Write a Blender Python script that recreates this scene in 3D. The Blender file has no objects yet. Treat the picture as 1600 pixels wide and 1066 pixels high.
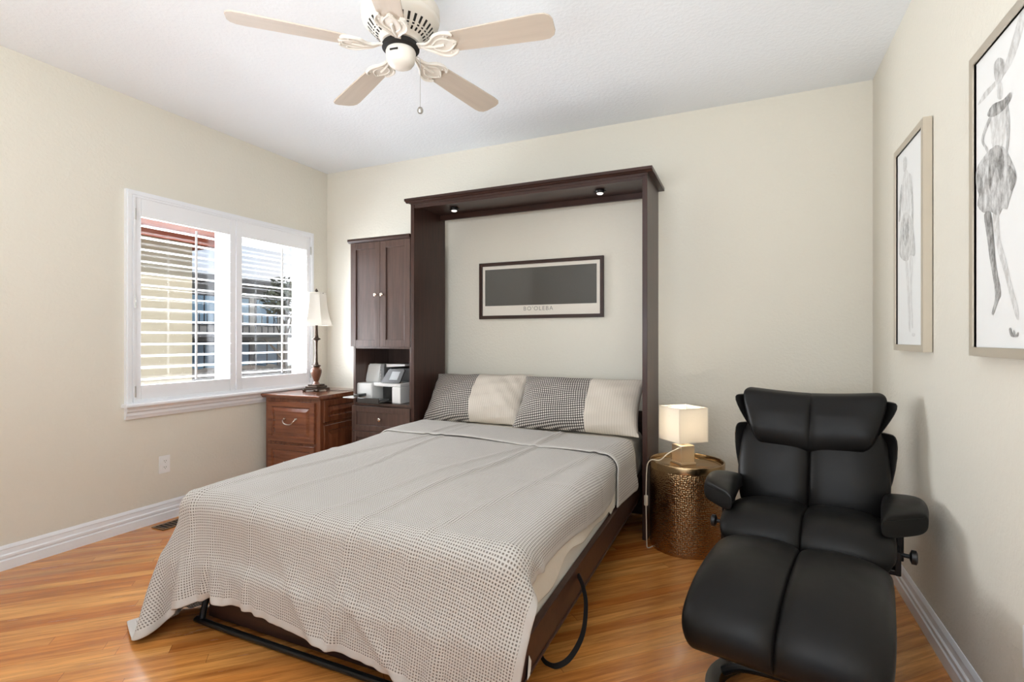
import bpy, bmesh, math, random
import numpy as np
from mathutils import Vector, Matrix

random.seed(7)
SC = bpy.context.scene
COL = SC.collection
PI = math.pi

# ------------------------------------------------------------------ camera, world, lights
CAM_H, YAW = 1.208, 0.4259
XL, XR, YB, YF, H = -3.541, 0.681, 3.653, -1.45, 2.74      # room limits
cd = bpy.data.cameras.new('camera')
cam = bpy.data.objects.new('camera', cd)
COL.objects.link(cam)
cam.location = (0, 0, CAM_H)
cam.rotation_euler = (PI / 2, 0, YAW)
cd.sensor_width = 36
cd.lens = 806 * 36 / 1600
cd.shift_y = -3 / 1600
cd.clip_start = 0.02
SC.camera = cam

SC.view_settings.view_transform = 'Standard'
SC.view_settings.look = 'None'
SC.view_settings.exposure = 0.14
SC.view_settings.gamma = 1.0
SC.view_settings.use_curve_mapping = False

w = bpy.data.worlds.new('sky')
SC.world = w
w.use_nodes = True
nt = w.node_tree
bg = nt.nodes['Background']
tc = nt.nodes.new('ShaderNodeTexCoord')
sep = nt.nodes.new('ShaderNodeSeparateXYZ')
nt.links.new(tc.outputs['Generated'], sep.inputs[0])
ramp = nt.nodes.new('ShaderNodeValToRGB')
ramp.color_ramp.elements[0].position = 0.0
ramp.color_ramp.elements[0].color = (0.86, 0.90, 0.95, 1)
ramp.color_ramp.elements[1].position = 0.45
ramp.color_ramp.elements[1].color = (0.40, 0.60, 0.92, 1)
nz = nt.nodes.new('ShaderNodeTexNoise')
nz.inputs['Scale'].default_value = 5
nz.inputs['Detail'].default_value = 6
nt.links.new(tc.outputs['Generated'], nz.inputs['Vector'])
cr = nt.nodes.new('ShaderNodeValToRGB')
cr.color_ramp.elements[0].position = 0.48
cr.color_ramp.elements[1].position = 0.66
nt.links.new(nz.outputs['Fac'], cr.inputs[0])
mx = nt.nodes.new('ShaderNodeMixRGB')
nt.links.new(cr.outputs[0], mx.inputs[0])
nt.links.new(sep.outputs[2], ramp.inputs[0])
nt.links.new(ramp.outputs[0], mx.inputs[1])
mx.inputs[2].default_value = (0.95, 0.96, 1.0, 1)
nt.links.new(mx.outputs[0], bg.inputs[0])
bg.inputs[1].default_value = .85


def lamp(name, kind, loc, rot, energy, color=(1, 1, 1), **kw):
    l = bpy.data.lights.new(name, kind)
    l.energy = energy
    l.color = color
    for k, v in kw.items():
        setattr(l, k, v)
    o = bpy.data.objects.new(name, l)
    COL.objects.link(o)
    o.location = loc
    o.rotation_euler = rot
    return o


# daylight: sun on the houses outside, skylight through the shuttered window;
# upward fills added outside the window and behind the camera brighten the ceiling
lamp('sun_light', 'SUN', (0, 0, 10), (math.radians(48), 0, math.radians(60)), 2.2, (1, .96, .9), angle=math.radians(1.0))
lamp('window_daylight', 'AREA', (XL - .75, 2.70, 2.10), (0, math.radians(-66), 0), 62, (.90, .955, 1), shape='RECTANGLE', size=1.5, size_y=1.9)
lamp('window_ceiling_fill', 'AREA', (XL - .75, 2.70, .70), (0, math.radians(-114), 0), 345, (.92, .96, 1), shape='RECTANGLE', size=1.3, size_y=1.9)  # added fill aimed up through the window to brighten the ceiling
lamp('rear_ceiling_fill', 'AREA', (-.72, YF + 0.02, 1.32), (math.radians(163), 0, 0), 150, (.89, .95, 1), shape='RECTANGLE', size=2.4, size_y=2.2)  # added fill behind the camera, tilted up; no known source there


# ------------------------------------------------------------------ materials
def lin(c):
    return tuple((v / 255 / 12.92) if v / 255 <= .04045 else ((v / 255 + .055) / 1.055) ** 2.4 for v in c) + (1,)


class NT:
    """small wrapper to write node graphs compactly"""
    def __init__(s, name):
        s.m = bpy.data.materials.new(name)
        s.m.use_nodes = True
        s.t = s.m.node_tree
        s.b = s.t.nodes['Principled BSDF']
        s._c = {}

    def n(s, typ, **kw):
        o = s.t.nodes.new(typ)
        for k, v in kw.items():
            setattr(o, k, v)
        return o

    def l(s, a, b):
        s.t.links.new(a, b)

    def coord(s, out='Object'):
        if out not in s._c:
            s._c[out] = s.n('ShaderNodeTexCoord').outputs[out]
        return s._c[out]

    def math(s, op, a, b=None, c=None):
        o = s.n('ShaderNodeMath', operation=op)
        for i, v in enumerate((a, b, c)):
            if v is None:
                continue
            if isinstance(v, (int, float)):
                o.inputs[i].default_value = v
            else:
                s.l(v, o.inputs[i])
        return o.outputs[0]

    def mapping(s, vec, scale=(1, 1, 1), rot=(0, 0, 0)):
        o = s.n('ShaderNodeMapping')
        o.inputs['Scale'].default_value = scale
        o.inputs['Rotation'].default_value = rot
        s.l(vec, o.inputs[0])
        return o.outputs[0]

    def noise(s, vec, scale, detail=3, rough=.5):
        o = s.n('ShaderNodeTexNoise')
        o.inputs['Scale'].default_value = scale
        o.inputs['Detail'].default_value = detail
        o.inputs['Roughness'].default_value = rough
        s.l(vec, o.inputs['Vector'])
        return o.outputs['Fac']

    def mix(s, f, a, b, blend='MIX'):
        o = s.n('ShaderNodeMixRGB', blend_type=blend)
        for i, v in enumerate((f, a, b)):
            if isinstance(v, (int, float)):
                o.inputs[i].default_value = v
            elif isinstance(v, tuple):
                o.inputs[i].default_value = v
            else:
                s.l(v, o.inputs[i])
        return o.outputs[0]

    def ramp(s, f, stops):
        o = s.n('ShaderNodeValToRGB')
        e = o.color_ramp.elements
        while len(e) < len(stops):
            e.new(.5)
        for i, (p, c) in enumerate(stops):
            e[i].position = p
            e[i].color = c if isinstance(c, tuple) else (c, c, c, 1)
        s.l(f, o.inputs[0])
        return o.outputs[0]

    def bump(s, h, strength=.3, dist=.002):
        o = s.n('ShaderNodeBump')
        o.inputs['Strength'].default_value = strength
        o.inputs['Distance'].default_value = dist
        s.l(h, o.inputs['Height'])
        s.l(o.outputs[0], s.b.inputs['Normal'])

    def set(s, **kw):
        for k, v in kw.items():
            k = k.replace('_', ' ')
            if isinstance(v, (int, float, tuple)):
                s.b.inputs[k].default_value = v
            else:
                s.l(v, s.b.inputs[k])
        return s


def plain(name, rgb, rough=.5, metal=0., var=.05, vscale=9, bump=0., bscale=80, bdist=.001, spec=.5, coat=0.):
    t = NT(name)
    c = lin(rgb)
    d = tuple(v * (1 - var) for v in c[:3]) + (1,)
    t.set(Base_Color=t.mix(t.noise(t.coord(), vscale), c, d), Roughness=rough, Metallic=metal)
    t.b.inputs['Specular IOR Level'].default_value = spec
    t.b.inputs['Coat Weight'].default_value = coat
    t.b.inputs['Coat Roughness'].default_value = .12
    if bump:
        t.bump(t.noise(t.coord(), bscale, 3), bump, bdist)
    return t.m


def wood(name, rgb, rgb2, rough=.3, axis=2, coat=.3, scale=1.0, spec=.5):
    t = NT(name)
    sc = [14 * scale] * 3
    sc[axis] = 1.1 * scale
    v = t.mapping(t.coord(), tuple(sc))
    n1 = t.noise(v, 3.0, 6, .62)
    f = t.ramp(n1, [(.36, 0.), (.66, 1.)])
    t.set(Base_Color=t.mix(f, lin(rgb), lin(rgb2)), Roughness=rough)
    t.b.inputs['Coat Weight'].default_value = coat
    t.b.inputs['Coat Roughness'].default_value = .15
    t.b.inputs['Specular IOR Level'].default_value = spec
    t.bump(n1, .06, .001)
    return t.m


def wall_mat(name, rgb):
    t = NT(name)
    n = t.noise(t.coord(), 55, 4, .55)
    t.set(Base_Color=t.mix(t.noise(t.coord(), 1.3), lin(rgb), tuple(v * .985 for v in lin(rgb)[:3]) + (1,)), Roughness=.75)
    t.b.inputs['Specular IOR Level'].default_value = .25
    t.bump(t.ramp(n, [(.42, 0.), (.62, 1.)]), .22, .0035)
    return t.m


def floor_mat():
    t = NT('oak_strip_floor')
    v = t.mapping(t.coord(), (1, 1, 1), (0, 0, math.radians(-45)))
    sp = t.n('ShaderNodeSeparateXYZ')
    t.l(v, sp.inputs[0])
    u, q = sp.outputs[0], sp.outputs[1]
    row = t.math('FLOOR', t.math('DIVIDE', q, .058))
    wn = t.n('ShaderNodeTexWhiteNoise', noise_dimensions='1D')
    t.l(row, wn.inputs['W'])
    uu = t.math('ADD', u, t.math('MULTIPLY', wn.outputs[0], 3.7))
    brd = t.math('FLOOR', t.math('DIVIDE', uu, 1.3))
    wn2 = t.n('ShaderNodeTexWhiteNoise', noise_dimensions='2D')
    cx = t.n('ShaderNodeCombineXYZ')
    t.l(row, cx.inputs[0])
    t.l(brd, cx.inputs[1])
    t.l(cx.outputs[0], wn2.inputs['Vector'])
    hsh = wn2.outputs[0]
    # grain: stretched noise shifted per board
    g = t.n('ShaderNodeCombineXYZ')
    t.l(t.math('ADD', t.math('MULTIPLY', u, 1.6), t.math('MULTIPLY', hsh, 37.)), g.inputs[0])
    t.l(t.math('MULTIPLY', q, 20.), g.inputs[1])
    t.l(t.math('MULTIPLY', hsh, 11.), g.inputs[2])
    gr = t.noise(g.outputs[0], 2.0, 8, .66)
    gr2 = t.noise(g.outputs[0], .55, 4, .6)
    base = t.ramp(hsh, [(0., lin((202, 122, 54))), (.35, lin((224, 148, 74))), (.7, lin((236, 168, 92))), (1., lin((212, 132, 60)))])
    c1 = t.mix(t.ramp(gr, [(.38, 0.), (.72, .75)]), base, lin((134, 72, 30)))
    c1 = t.mix(t.ramp(gr2, [(.52, 0.), (.74, .62)]), c1, lin((124, 66, 28)))
    # seams
    fq = t.math('FRACT', t.math('DIVIDE', q, .058))
    e1 = t.math('LESS_THAN', fq, .022)
    fu = t.math('FRACT', t.math('DIVIDE', uu, 1.3))
    e2 = t.math('LESS_THAN', fu, .0018)
    seam = t.math('MAXIMUM', e1, e2)
    c1 = t.mix(t.math('MULTIPLY', seam, .55), c1, lin((92, 48, 20)))
    t.set(Base_Color=c1, Roughness=t.ramp(gr, [(.3, .20), (.8, .30)]))
    t.b.inputs['Coat Weight'].default_value = .35
    t.b.inputs['Coat Roughness'].default_value = .14
    t.bump(t.math('SUBTRACT', t.math('MULTIPLY', gr, .12), seam), .12, .0012)
    return t.m


def waffle_mat():
    t = NT('waffle_weave_cotton')
    sp = t.n('ShaderNodeSeparateXYZ')
    t.l(t.coord('UV'), sp.inputs[0])
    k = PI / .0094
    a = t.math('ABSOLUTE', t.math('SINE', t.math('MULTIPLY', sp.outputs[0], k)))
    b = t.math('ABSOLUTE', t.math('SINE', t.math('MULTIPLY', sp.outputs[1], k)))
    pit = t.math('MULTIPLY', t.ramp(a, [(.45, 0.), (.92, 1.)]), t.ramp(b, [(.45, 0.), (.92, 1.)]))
    n = t.noise(t.coord('UV'), 2.4, 3)
    light = t.mix(n, lin((208, 202, 195)), lin((199, 193, 186)))
    t.set(Base_Color=t.mix(pit, light, lin((122, 113, 105))), Roughness=.9)  # two-tone thread, with the shade inside the pits painted as darker colour
    t.b.inputs['Specular IOR Level'].default_value = .15
    t.b.inputs['Sheen Weight'].default_value = .15
    t.bump(t.math('SUBTRACT', 1., pit), .7, .003)
    return t.m


def check_mat():
    t = NT('woven_check_fabric')
    v = t.mapping(t.coord('UV'), (1, 1, 1), (0, 0, math.radians(38)))
    sp = t.n('ShaderNodeSeparateXYZ')
    t.l(v, sp.inputs[0])
    k = PI / .0105
    a = t.math('SINE', t.math('MULTIPLY', sp.outputs[0], k))
    b = t.math('SINE', t.math('MULTIPLY', sp.outputs[1], k))
    f = t.ramp(t.math('MULTIPLY', a, b), [(.0, 0.), (.28, 1.)])
    t.set(Base_Color=t.mix(f, lin((82, 76, 74)), lin((212, 205, 196))), Roughness=.9)
    t.b.inputs['Specular IOR Level'].default_value = .15
    t.bump(f, .35, .002)
    return t.m


def rib_mat():
    t = NT('ribbed_cream_fabric')
    sp = t.n('ShaderNodeSeparateXYZ')
    t.l(t.coord('UV'), sp.inputs[0])
    a = t.math('ABSOLUTE', t.math('SINE', t.math('MULTIPLY', sp.outputs[0], PI / .016)))
    f = t.ramp(a, [(.0, 0.), (.35, 1.)])
    t.set(Base_Color=t.mix(f, lin((190, 179, 166)), lin((213, 203, 190))), Roughness=.9)
    t.b.inputs['Specular IOR Level'].default_value = .15
    t.bump(f, .35, .002)
    return t.m


def leather_mat():
    t = NT('black_leather')
    vo = t.n('ShaderNodeTexVoronoi')
    vo.inputs['Scale'].default_value = 420
    t.l(t.coord(), vo.inputs['Vector'])
    n = t.noise(t.coord(), 14, 3)
    t.set(Base_Color=t.mix(n, lin((22, 20, 19)), lin((17, 16, 15))), Roughness=t.ramp(n, [(.3, .36), (.7, .44)]))
    t.b.inputs['Specular IOR Level'].default_value = .25
    t.bump(t.math('ADD', t.math('MULTIPLY', vo.outputs['Distance'], .35), t.math('MULTIPLY', n, 1.5)), .10, .002)
    return t.m


def hammered_mat():
    t = NT('hammered_bronze')
    tcx = t.coord('UV')
    vo = t.n('ShaderNodeTexVoronoi')
    vo.inputs['Scale'].default_value = 95
    vo.inputs['Randomness'].default_value = .55
    t.l(tcx, vo.inputs['Vector'])
    t.set(Base_Color=t.mix(t.noise(t.coord(), 6), lin((176, 146, 108)), lin((152, 122, 88))), Metallic=1., Roughness=.27)
    t.bump(vo.outputs['Distance'], .8, .004)
    return t.m


def siding_mat():
    t = NT('beige_lap_siding')
    sp = t.n('ShaderNodeSeparateXYZ')
    t.l(t.coord(), sp.inputs[0])
    f = t.math('FRACT', t.math('DIVIDE', sp.outputs[2], .17))
    t.set(Base_Color=t.mix(t.noise(t.coord(), 2), lin((214, 203, 178)), lin((203, 191, 166))), Roughness=.8)
    t.bump(f, .6, .012)
    return t.m


def rock_mat():
    t = NT('brown_rock_hillside')
    n = t.noise(t.coord(), .9, 8, .65)
    t.set(Base_Color=t.ramp(n, [(.3, lin((88, 84, 80))), (.5, lin((128, 120, 110))), (.7, lin((160, 150, 136)))]), Roughness=.95)
    t.bump(n, .8, .4)
    return t.m


def glass_mat(name, col=(1, 1, 1, 1), rough=0.0):
    m = bpy.data.materials.new(name)
    m.use_nodes = True
    t = m.node_tree
    t.nodes.clear()
    o = t.nodes.new('ShaderNodeOutputMaterial')
    tr = t.nodes.new('ShaderNodeBsdfTransparent')
    gl = t.nodes.new('ShaderNodeBsdfGlossy')
    gl.inputs['Roughness'].default_value = rough
    tr.inputs[0].default_value = col
    lw = t.nodes.new('ShaderNodeLayerWeight')          # the same from both sides of the pane
    lw.inputs[0].default_value = .5
    pw = t.nodes.new('ShaderNodeMath')
    pw.operation = 'POWER'
    pw.inputs[1].default_value = 4.
    t.links.new(lw.outputs['Facing'], pw.inputs[0])
    fr = t.nodes.new('ShaderNodeMath')
    fr.operation = 'MULTIPLY_ADD'
    fr.inputs[1].default_value = .6
    fr.inputs[2].default_value = .03
    t.links.new(pw.outputs[0], fr.inputs[0])
    mxs = t.nodes.new('ShaderNodeMixShader')
    t.links.new(fr.outputs[0], mxs.inputs[0])
    t.links.new(tr.outputs[0], mxs.inputs[1])
    t.links.new(gl.outputs[0], mxs.inputs[2])
    t.links.new(mxs.outputs[0], o.inputs[0])
    return m


def shade_mat(name, rgb, trans=.5, emit=0., ecol=(1, .85, .65, 1)):
    m = bpy.data.materials.new(name)
    m.use_nodes = True
    t = m.node_tree
    t.nodes.clear()
    o = t.nodes.new('ShaderNodeOutputMaterial')
    d = t.nodes.new('ShaderNodeBsdfDiffuse')
    tl = t.nodes.new('ShaderNodeBsdfTranslucent')
    n = t.nodes.new('ShaderNodeTexNoise')
    n.inputs['Scale'].default_value = 260
    tcx = t.nodes.new('ShaderNodeTexCoord')
    t.links.new(tcx.outputs['Object'], n.inputs['Vector'])
    mc = t.nodes.new('ShaderNodeMixRGB')
    c = lin(rgb)
    mc.inputs[1].default_value = c
    mc.inputs[2].default_value = tuple(v * .93 for v in c[:3]) + (1,)
    t.links.new(n.outputs['Fac'], mc.inputs[0])
    for b in (d, tl):
        t.links.new(mc.outputs[0], b.inputs[0])
    mxs = t.nodes.new('ShaderNodeMixShader')
    mxs.inputs[0].default_value = trans
    t.links.new(d.outputs[0], mxs.inputs[1])
    t.links.new(tl.outputs[0], mxs.inputs[2])
    t.links.new(mxs.outputs[0], o.inputs[0])
    return m


def ink_mat(name, a, b):
    t = NT(name)
    n = t.noise(t.mapping(t.coord(), (1, 1, .45), (.4, 0, 0)), 48, 6, .7)
    t.set(Base_Color=t.mix(t.ramp(n, [(.36, 0.), (.64, 1.)]), lin(a), lin(b)), Roughness=.9)
    return t.m


def glow_mat(name, col, strength):
    m = bpy.data.materials.new(name)
    m.use_nodes = True
    b = m.node_tree.nodes['Principled BSDF']
    b.inputs['Base Color'].default_value = col
    b.inputs['Emission Color'].default_value = col
    b.inputs['Emission Strength'].default_value = strength
    return m


M = dict(
    wall_l=wall_mat('wall_paint', (228, 223, 210)),
    ceil=wall_mat('ceiling_paint', (242, 246, 250)),
    trim=plain('white_trim_paint', (240, 241, 244), .35, var=.02),
    white=plain('white_shutter_paint', (241, 241, 243), .32, var=.015),
    floor=floor_mat(),
    esp=wood('espresso_wood', (64, 38, 30), (48, 28, 22), .38, 2, .08, spec=.35),
    esph=wood('espresso_wood_horizontal', (62, 38, 30), (46, 28, 22), .38, 0, .08, spec=.35),
    tower=wood('espresso_cabinet_wood', (86, 64, 56), (68, 49, 43), .32, 2, .22),
    cherry=wood('cherry_wood', (128, 74, 46), (98, 54, 34), .22, 0, .6),
    cherryv=wood('cherry_wood_vertical', (124, 72, 45), (94, 52, 33), .22, 2, .6),
    leather=leather_mat(),
    black=plain('black_lacquer', (24, 22, 21), .25, var=.05, coat=.3),
    blackmetal=plain('black_steel', (26, 26, 27), .35, .4),
    blackplastic=plain('black_plastic', (30, 30, 31), .4),
    darkgap=plain('dark_vent', (28, 25, 22), .8),
    steel=plain('brushed_steel', (190, 188, 184), .28, 1.),
    chrome=plain('polished_chrome', (214, 214, 214), .1, 1.),
    nickel=plain('antique_nickel', (206, 194, 182), .25, 1.),
    bronze=plain('aged_bronze', (74, 58, 46), .4, .55, var=.25, vscale=40),
    urn=plain('brown_urn_finish', (122, 78, 56), .35, .1, var=.4, vscale=30, coat=.3),
    brass=hammered_mat(),
    brassp=plain('smooth_bronze_tray', (184, 156, 118), .22, 1.),
    gold=plain('pale_gold_metal', (230, 210, 178), .32, .7),
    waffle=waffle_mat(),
    hem=plain('grey_cotton_hem', (198, 193, 187), .9, bump=.2, bscale=300),
    sheet=plain('cream_sheet_cotton', (222, 213, 198), .9, bump=.25, bscale=25, bdist=.006),
    mattress=plain('mattress_ticking', (226, 220, 208), .9),
    check=check_mat(),
    rib=rib_mat(),
    strap=plain('black_webbing', (22, 21, 21), .7),
    fanw=plain('antique_white_metal', (232, 226, 216), .4, var=.03),
    blade=wood('whitewashed_blade', (204, 191, 176), (196, 183, 168), .5, 0, .0, .6),
    silverframe=plain('champagne_silver_frame', (204, 194, 178), .35, .55),
    frameedge=plain('pale_frame_side', (226, 222, 214), .4, .2),
    paper=plain('art_paper', (236, 236, 234), .8, var=.02),
    matboard=plain('cream_mat_board', (232, 225, 214), .8, var=.02),
    printdark=plain('charcoal_print', (60, 58, 54), .55, var=.2, vscale=3),
    ink1=ink_mat('ink_dark_wash', (104, 102, 98), (196, 195, 192)),
    ink2=ink_mat('ink_mid_wash', (150, 148, 145), (222, 222, 220)),
    ink4=ink_mat('ink_faint_wash', (208, 206, 203), (232, 232, 230)),
    ink3=ink_mat('ink_pale_wash', (188, 186, 182), (228, 228, 226)),
    letter=plain('grey_letter_ink', (140, 135, 128), .9),
    glass=glass_mat('clear_glass'),
    pglass=glass_mat('picture_glass'),
    shade=shade_mat('white_lamp_shade', (250, 247, 240), .35),
    shade2=shade_mat('lit_linen_shade', (252, 247, 238), .55),
    bulb=glow_mat('warm_bulb', (1, .86, .66, 1), 8.),
    lens=glow_mat('spot_lens', (1, .95, .88, 1), .9),
    print_w=plain('white_printer_plastic', (226, 226, 224), .35, var=.02),
    print_g=plain('grey_printer_plastic', (112, 112, 112), .35),
    print_s=plain('smoke_plastic', (58, 57, 56), .2, coat=.3),
    screen=plain('printer_screen', (150, 152, 154), .12, coat=.5),
    cordw=plain('cream_cord', (218, 206, 186), .5),
    cordb=plain('brown_cord', (70, 56, 46), .5),
    plate=plain('white_plate_plastic', (240, 240, 238), .3, var=.01),
    vent=plain('bronze_register', (120, 92, 62), .4, .5),
    siding=siding_mat(),
    fascia=plain('terracotta_fascia', (176, 96, 68), .7, var=.15),
    rooftile=plain('brown_roof', (132, 84, 66), .9, var=.3),
    concrete=plain('grey_stucco', (150, 148, 144), .9, var=.12, vscale=1.2),
    concrete2=plain('dark_grey_stucco', (112, 112, 112), .9, var=.12, vscale=1.2),
    bwin=plain('blue_window_glass', (128, 156, 176), .1, .0, var=.3, vscale=.4, coat=.5),
    bdark=plain('dark_frame', (58, 60, 64), .5),
    rock=rock_mat(),
    grass=plain('dry_ground', (150, 140, 118), .95, var=.3, vscale=.7),
    leaf=plain('dark_foliage', (70, 78, 56), .9, var=.5, vscale=2),
    bark=plain('grey_bark', (92, 80, 68), .9, var=.3),
)


# ------------------------------------------------------------------ mesh helpers
def obj(name, bm, mat, parent=None, angle=20, smooth=True, loc=None, rot=None):
    bmesh.ops.recalc_face_normals(bm, faces=bm.faces)
    me = bpy.data.meshes.new(name)
    bm.to_mesh(me)
    bm.free()
    if smooth:
        for p in me.polygons:
            p.use_smooth = True
        me.set_sharp_from_angle(angle=math.radians(angle))
    for m in (mat if isinstance(mat, (list, tuple)) else [mat]):
        me.materials.append(m)
    o = bpy.data.objects.new(name, me)
    COL.objects.link(o)
    if parent:
        o.parent = parent
    if loc:
        o.location = loc
    if rot:
        o.rotation_euler = rot
    return o


def thing(name, label, cat, loc=(0, 0, 0), rotz=0, group=None):
    o = bpy.data.objects.new(name, None)
    o.empty_display_size = .1
    COL.objects.link(o)
    o.location = loc
    o.rotation_euler = (0, 0, rotz)
    return tag(o, label, cat, group)


def tag(o, label, cat, group=None):
    o['label'] = label
    o['category'] = cat
    if group:
        o['group'] = group
    return o


def struct(name, bm, mat, parent=None, **kw):
    o = obj(name, bm, mat, parent, **kw)
    if parent is None:
        o['kind'] = 'structure'
    return o


def NB():
    return bmesh.new()


def box(bm, x0, x1, y0, y1, z0, z1, bev=0., seg=2):
    r = bmesh.ops.create_cube(bm, size=1)
    vs = r['verts']
    for v in vs:
        v.co = Vector(((x0 + x1) / 2 + v.co.x * (x1 - x0), (y0 + y1) / 2 + v.co.y * (y1 - y0), (z0 + z1) / 2 + v.co.z * (z1 - z0)))
    if bev > 0:
        es = list({e for v in vs for e in v.link_edges})
        r = bmesh.ops.bevel(bm, geom=es, offset=bev, segments=seg, affect='EDGES', profile=.5)
    return vs


def bx(*a, bev=0., seg=2):
    bm = NB()
    box(bm, *a, bev=bev, seg=seg)
    return bm


def lathe(bm, prof, c=(0, 0, 0), seg=32, cap0=True, cap1=True, uvw=None):
    rings = []
    for r, z in prof:
        rings.append([bm.verts.new((c[0] + r * math.cos(2 * PI * i / seg), c[1] + r * math.sin(2 * PI * i / seg), c[2] + z)) for i in range(seg)])
    for a, b in zip(rings, rings[1:]):
        for i in range(seg):
            bm.faces.new((a[i], a[(i + 1) % seg], b[(i + 1) % seg], b[i]))
    if cap0:
        bm.faces.new(rings[0][::-1])
    if cap1:
        bm.faces.new(rings[-1])
    return bm


def cyl(bm, p0, p1, r0, r1=None, seg=20):
    r1 = r0 if r1 is None else r1
    p0, p1 = Vector(p0), Vector(p1)
    d = (p1 - p0).normalized()
    a = d.orthogonal().normalized()
    b = d.cross(a)
    ra = [bm.verts.new(p0 + (a * math.cos(2 * PI * i / seg) + b * math.sin(2 * PI * i / seg)) * r0) for i in range(seg)]
    rb = [bm.verts.new(p1 + (a * math.cos(2 * PI * i / seg) + b * math.sin(2 * PI * i / seg)) * r1) for i in range(seg)]
    for i in range(seg):
        bm.faces.new((ra[i], ra[(i + 1) % seg], rb[(i + 1) % seg], rb[i]))
    bm.faces.new(ra[::-1])
    bm.faces.new(rb)
    return bm


def spline(pts, n=8, closed=False):
    P = [Vector(p) for p in pts]
    out = []
    N = len(P)
    rng = range(N) if closed else range(N - 1)
    for i in rng:
        if closed:
            p0, p1, p2, p3 = P[(i - 1) % N], P[i], P[(i + 1) % N], P[(i + 2) % N]
        else:
            p0, p1, p2, p3 = P[max(i - 1, 0)], P[i], P[i + 1], P[min(i + 2, N - 1)]
        for k in range(n):
            t = k / n
            out.append(.5 * ((2 * p1) + (p2 - p0) * t + (2 * p0 - 5 * p1 + 4 * p2 - p3) * t * t + (3 * p1 - p0 - 3 * p2 + p3) * t ** 3))
    if not closed:
        out.append(P[-1])
    return out


def tube(bm, pts, r, seg=10, closed=False, flat=None, up=None):
    """sweep a circle (or a flat ribbon section flat=(w,h)) along pts"""
    P = [Vector(p) for p in pts]
    N = len(P)
    rings = []
    nrm = None
    for i in range(N):
        if closed:
            d = (P[(i + 1) % N] - P[(i - 1) % N]).normalized()
        else:
            d = (P[min(i + 1, N - 1)] - P[max(i - 1, 0)]).normalized()
        if up is not None:
            nrm = Vector(up) - d * d.dot(Vector(up))
            nrm.normalize()
        elif nrm is None:
            nrm = d.orthogonal().normalized()
        else:
            nrm = (nrm - d * d.dot(nrm)).normalized()
        b = d.cross(nrm)
        ri = r[i] if isinstance(r, (list, tuple)) else r
        if flat:
            sec = [(flat[0], flat[1]), (-flat[0], flat[1]), (-flat[0], -flat[1]), (flat[0], -flat[1])]
            rings.append([bm.verts.new(P[i] + b * sx + nrm * sy) for sx, sy in sec])
        else:
            rings.append([bm.verts.new(P[i] + (nrm * math.cos(2 * PI * k / seg) + b * math.sin(2 * PI * k / seg)) * ri) for k in range(seg)])
    sg = len(rings[0])
    for i in range(N if closed else N - 1):
        a, b2 = rings[i], rings[(i + 1) % N]
        for k in range(sg):
            bm.faces.new((a[k], a[(k + 1) % sg], b2[(k + 1) % sg], b2[k]))
    if not closed:
        bm.faces.new(rings[0][::-1])
        bm.faces.new(rings[-1])
    return bm


def prism(bm, outline, d0, d1, fn):
    """outline (a,b) extruded from d0 to d1; fn(a,b,d) -> xyz"""
    lo = [bm.verts.new(fn(a, b, d0)) for a, b in outline]
    hi = [bm.verts.new(fn(a, b, d1)) for a, b in outline]
    n = len(outline)
    for i in range(n):
        bm.faces.new((lo[i], lo[(i + 1) % n], hi[(i + 1) % n], hi[i]))
    bm.faces.new(lo[::-1])
    bm.faces.new(hi)
    return bm


def frame_ring(bm, a0, a1, b0, b1, wd, d0, d1, fn, bev=.0):
    """mitred picture-frame like ring in a plane (a,b), depth d"""
    o = [(a0, b0), (a1, b0), (a1, b1), (a0, b1)]
    i = [(a0 + wd, b0 + wd), (a1 - wd, b0 + wd), (a1 - wd, b1 - wd), (a0 + wd, b1 - wd)]
    V = lambda p, d: bm.verts.new(fn(p[0], p[1], d))
    o0, o1 = [V(p, d0) for p in o], [V(p, d1) for p in o]
    i0, i1 = [V(p, d0) for p in i], [V(p, d1) for p in i]
    for k in range(4):
        j = (k + 1) % 4
        bm.faces.new((o0[k], o0[j], o1[j], o1[k]))
        bm.faces.new((i0[j], i0[k], i1[k], i1[j]))
        bm.faces.new((o1[k], o1[j], i1[j], i1[k]))
        bm.faces.new((o0[j], o0[k], i0[k], i0[j]))
    return bm


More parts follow.
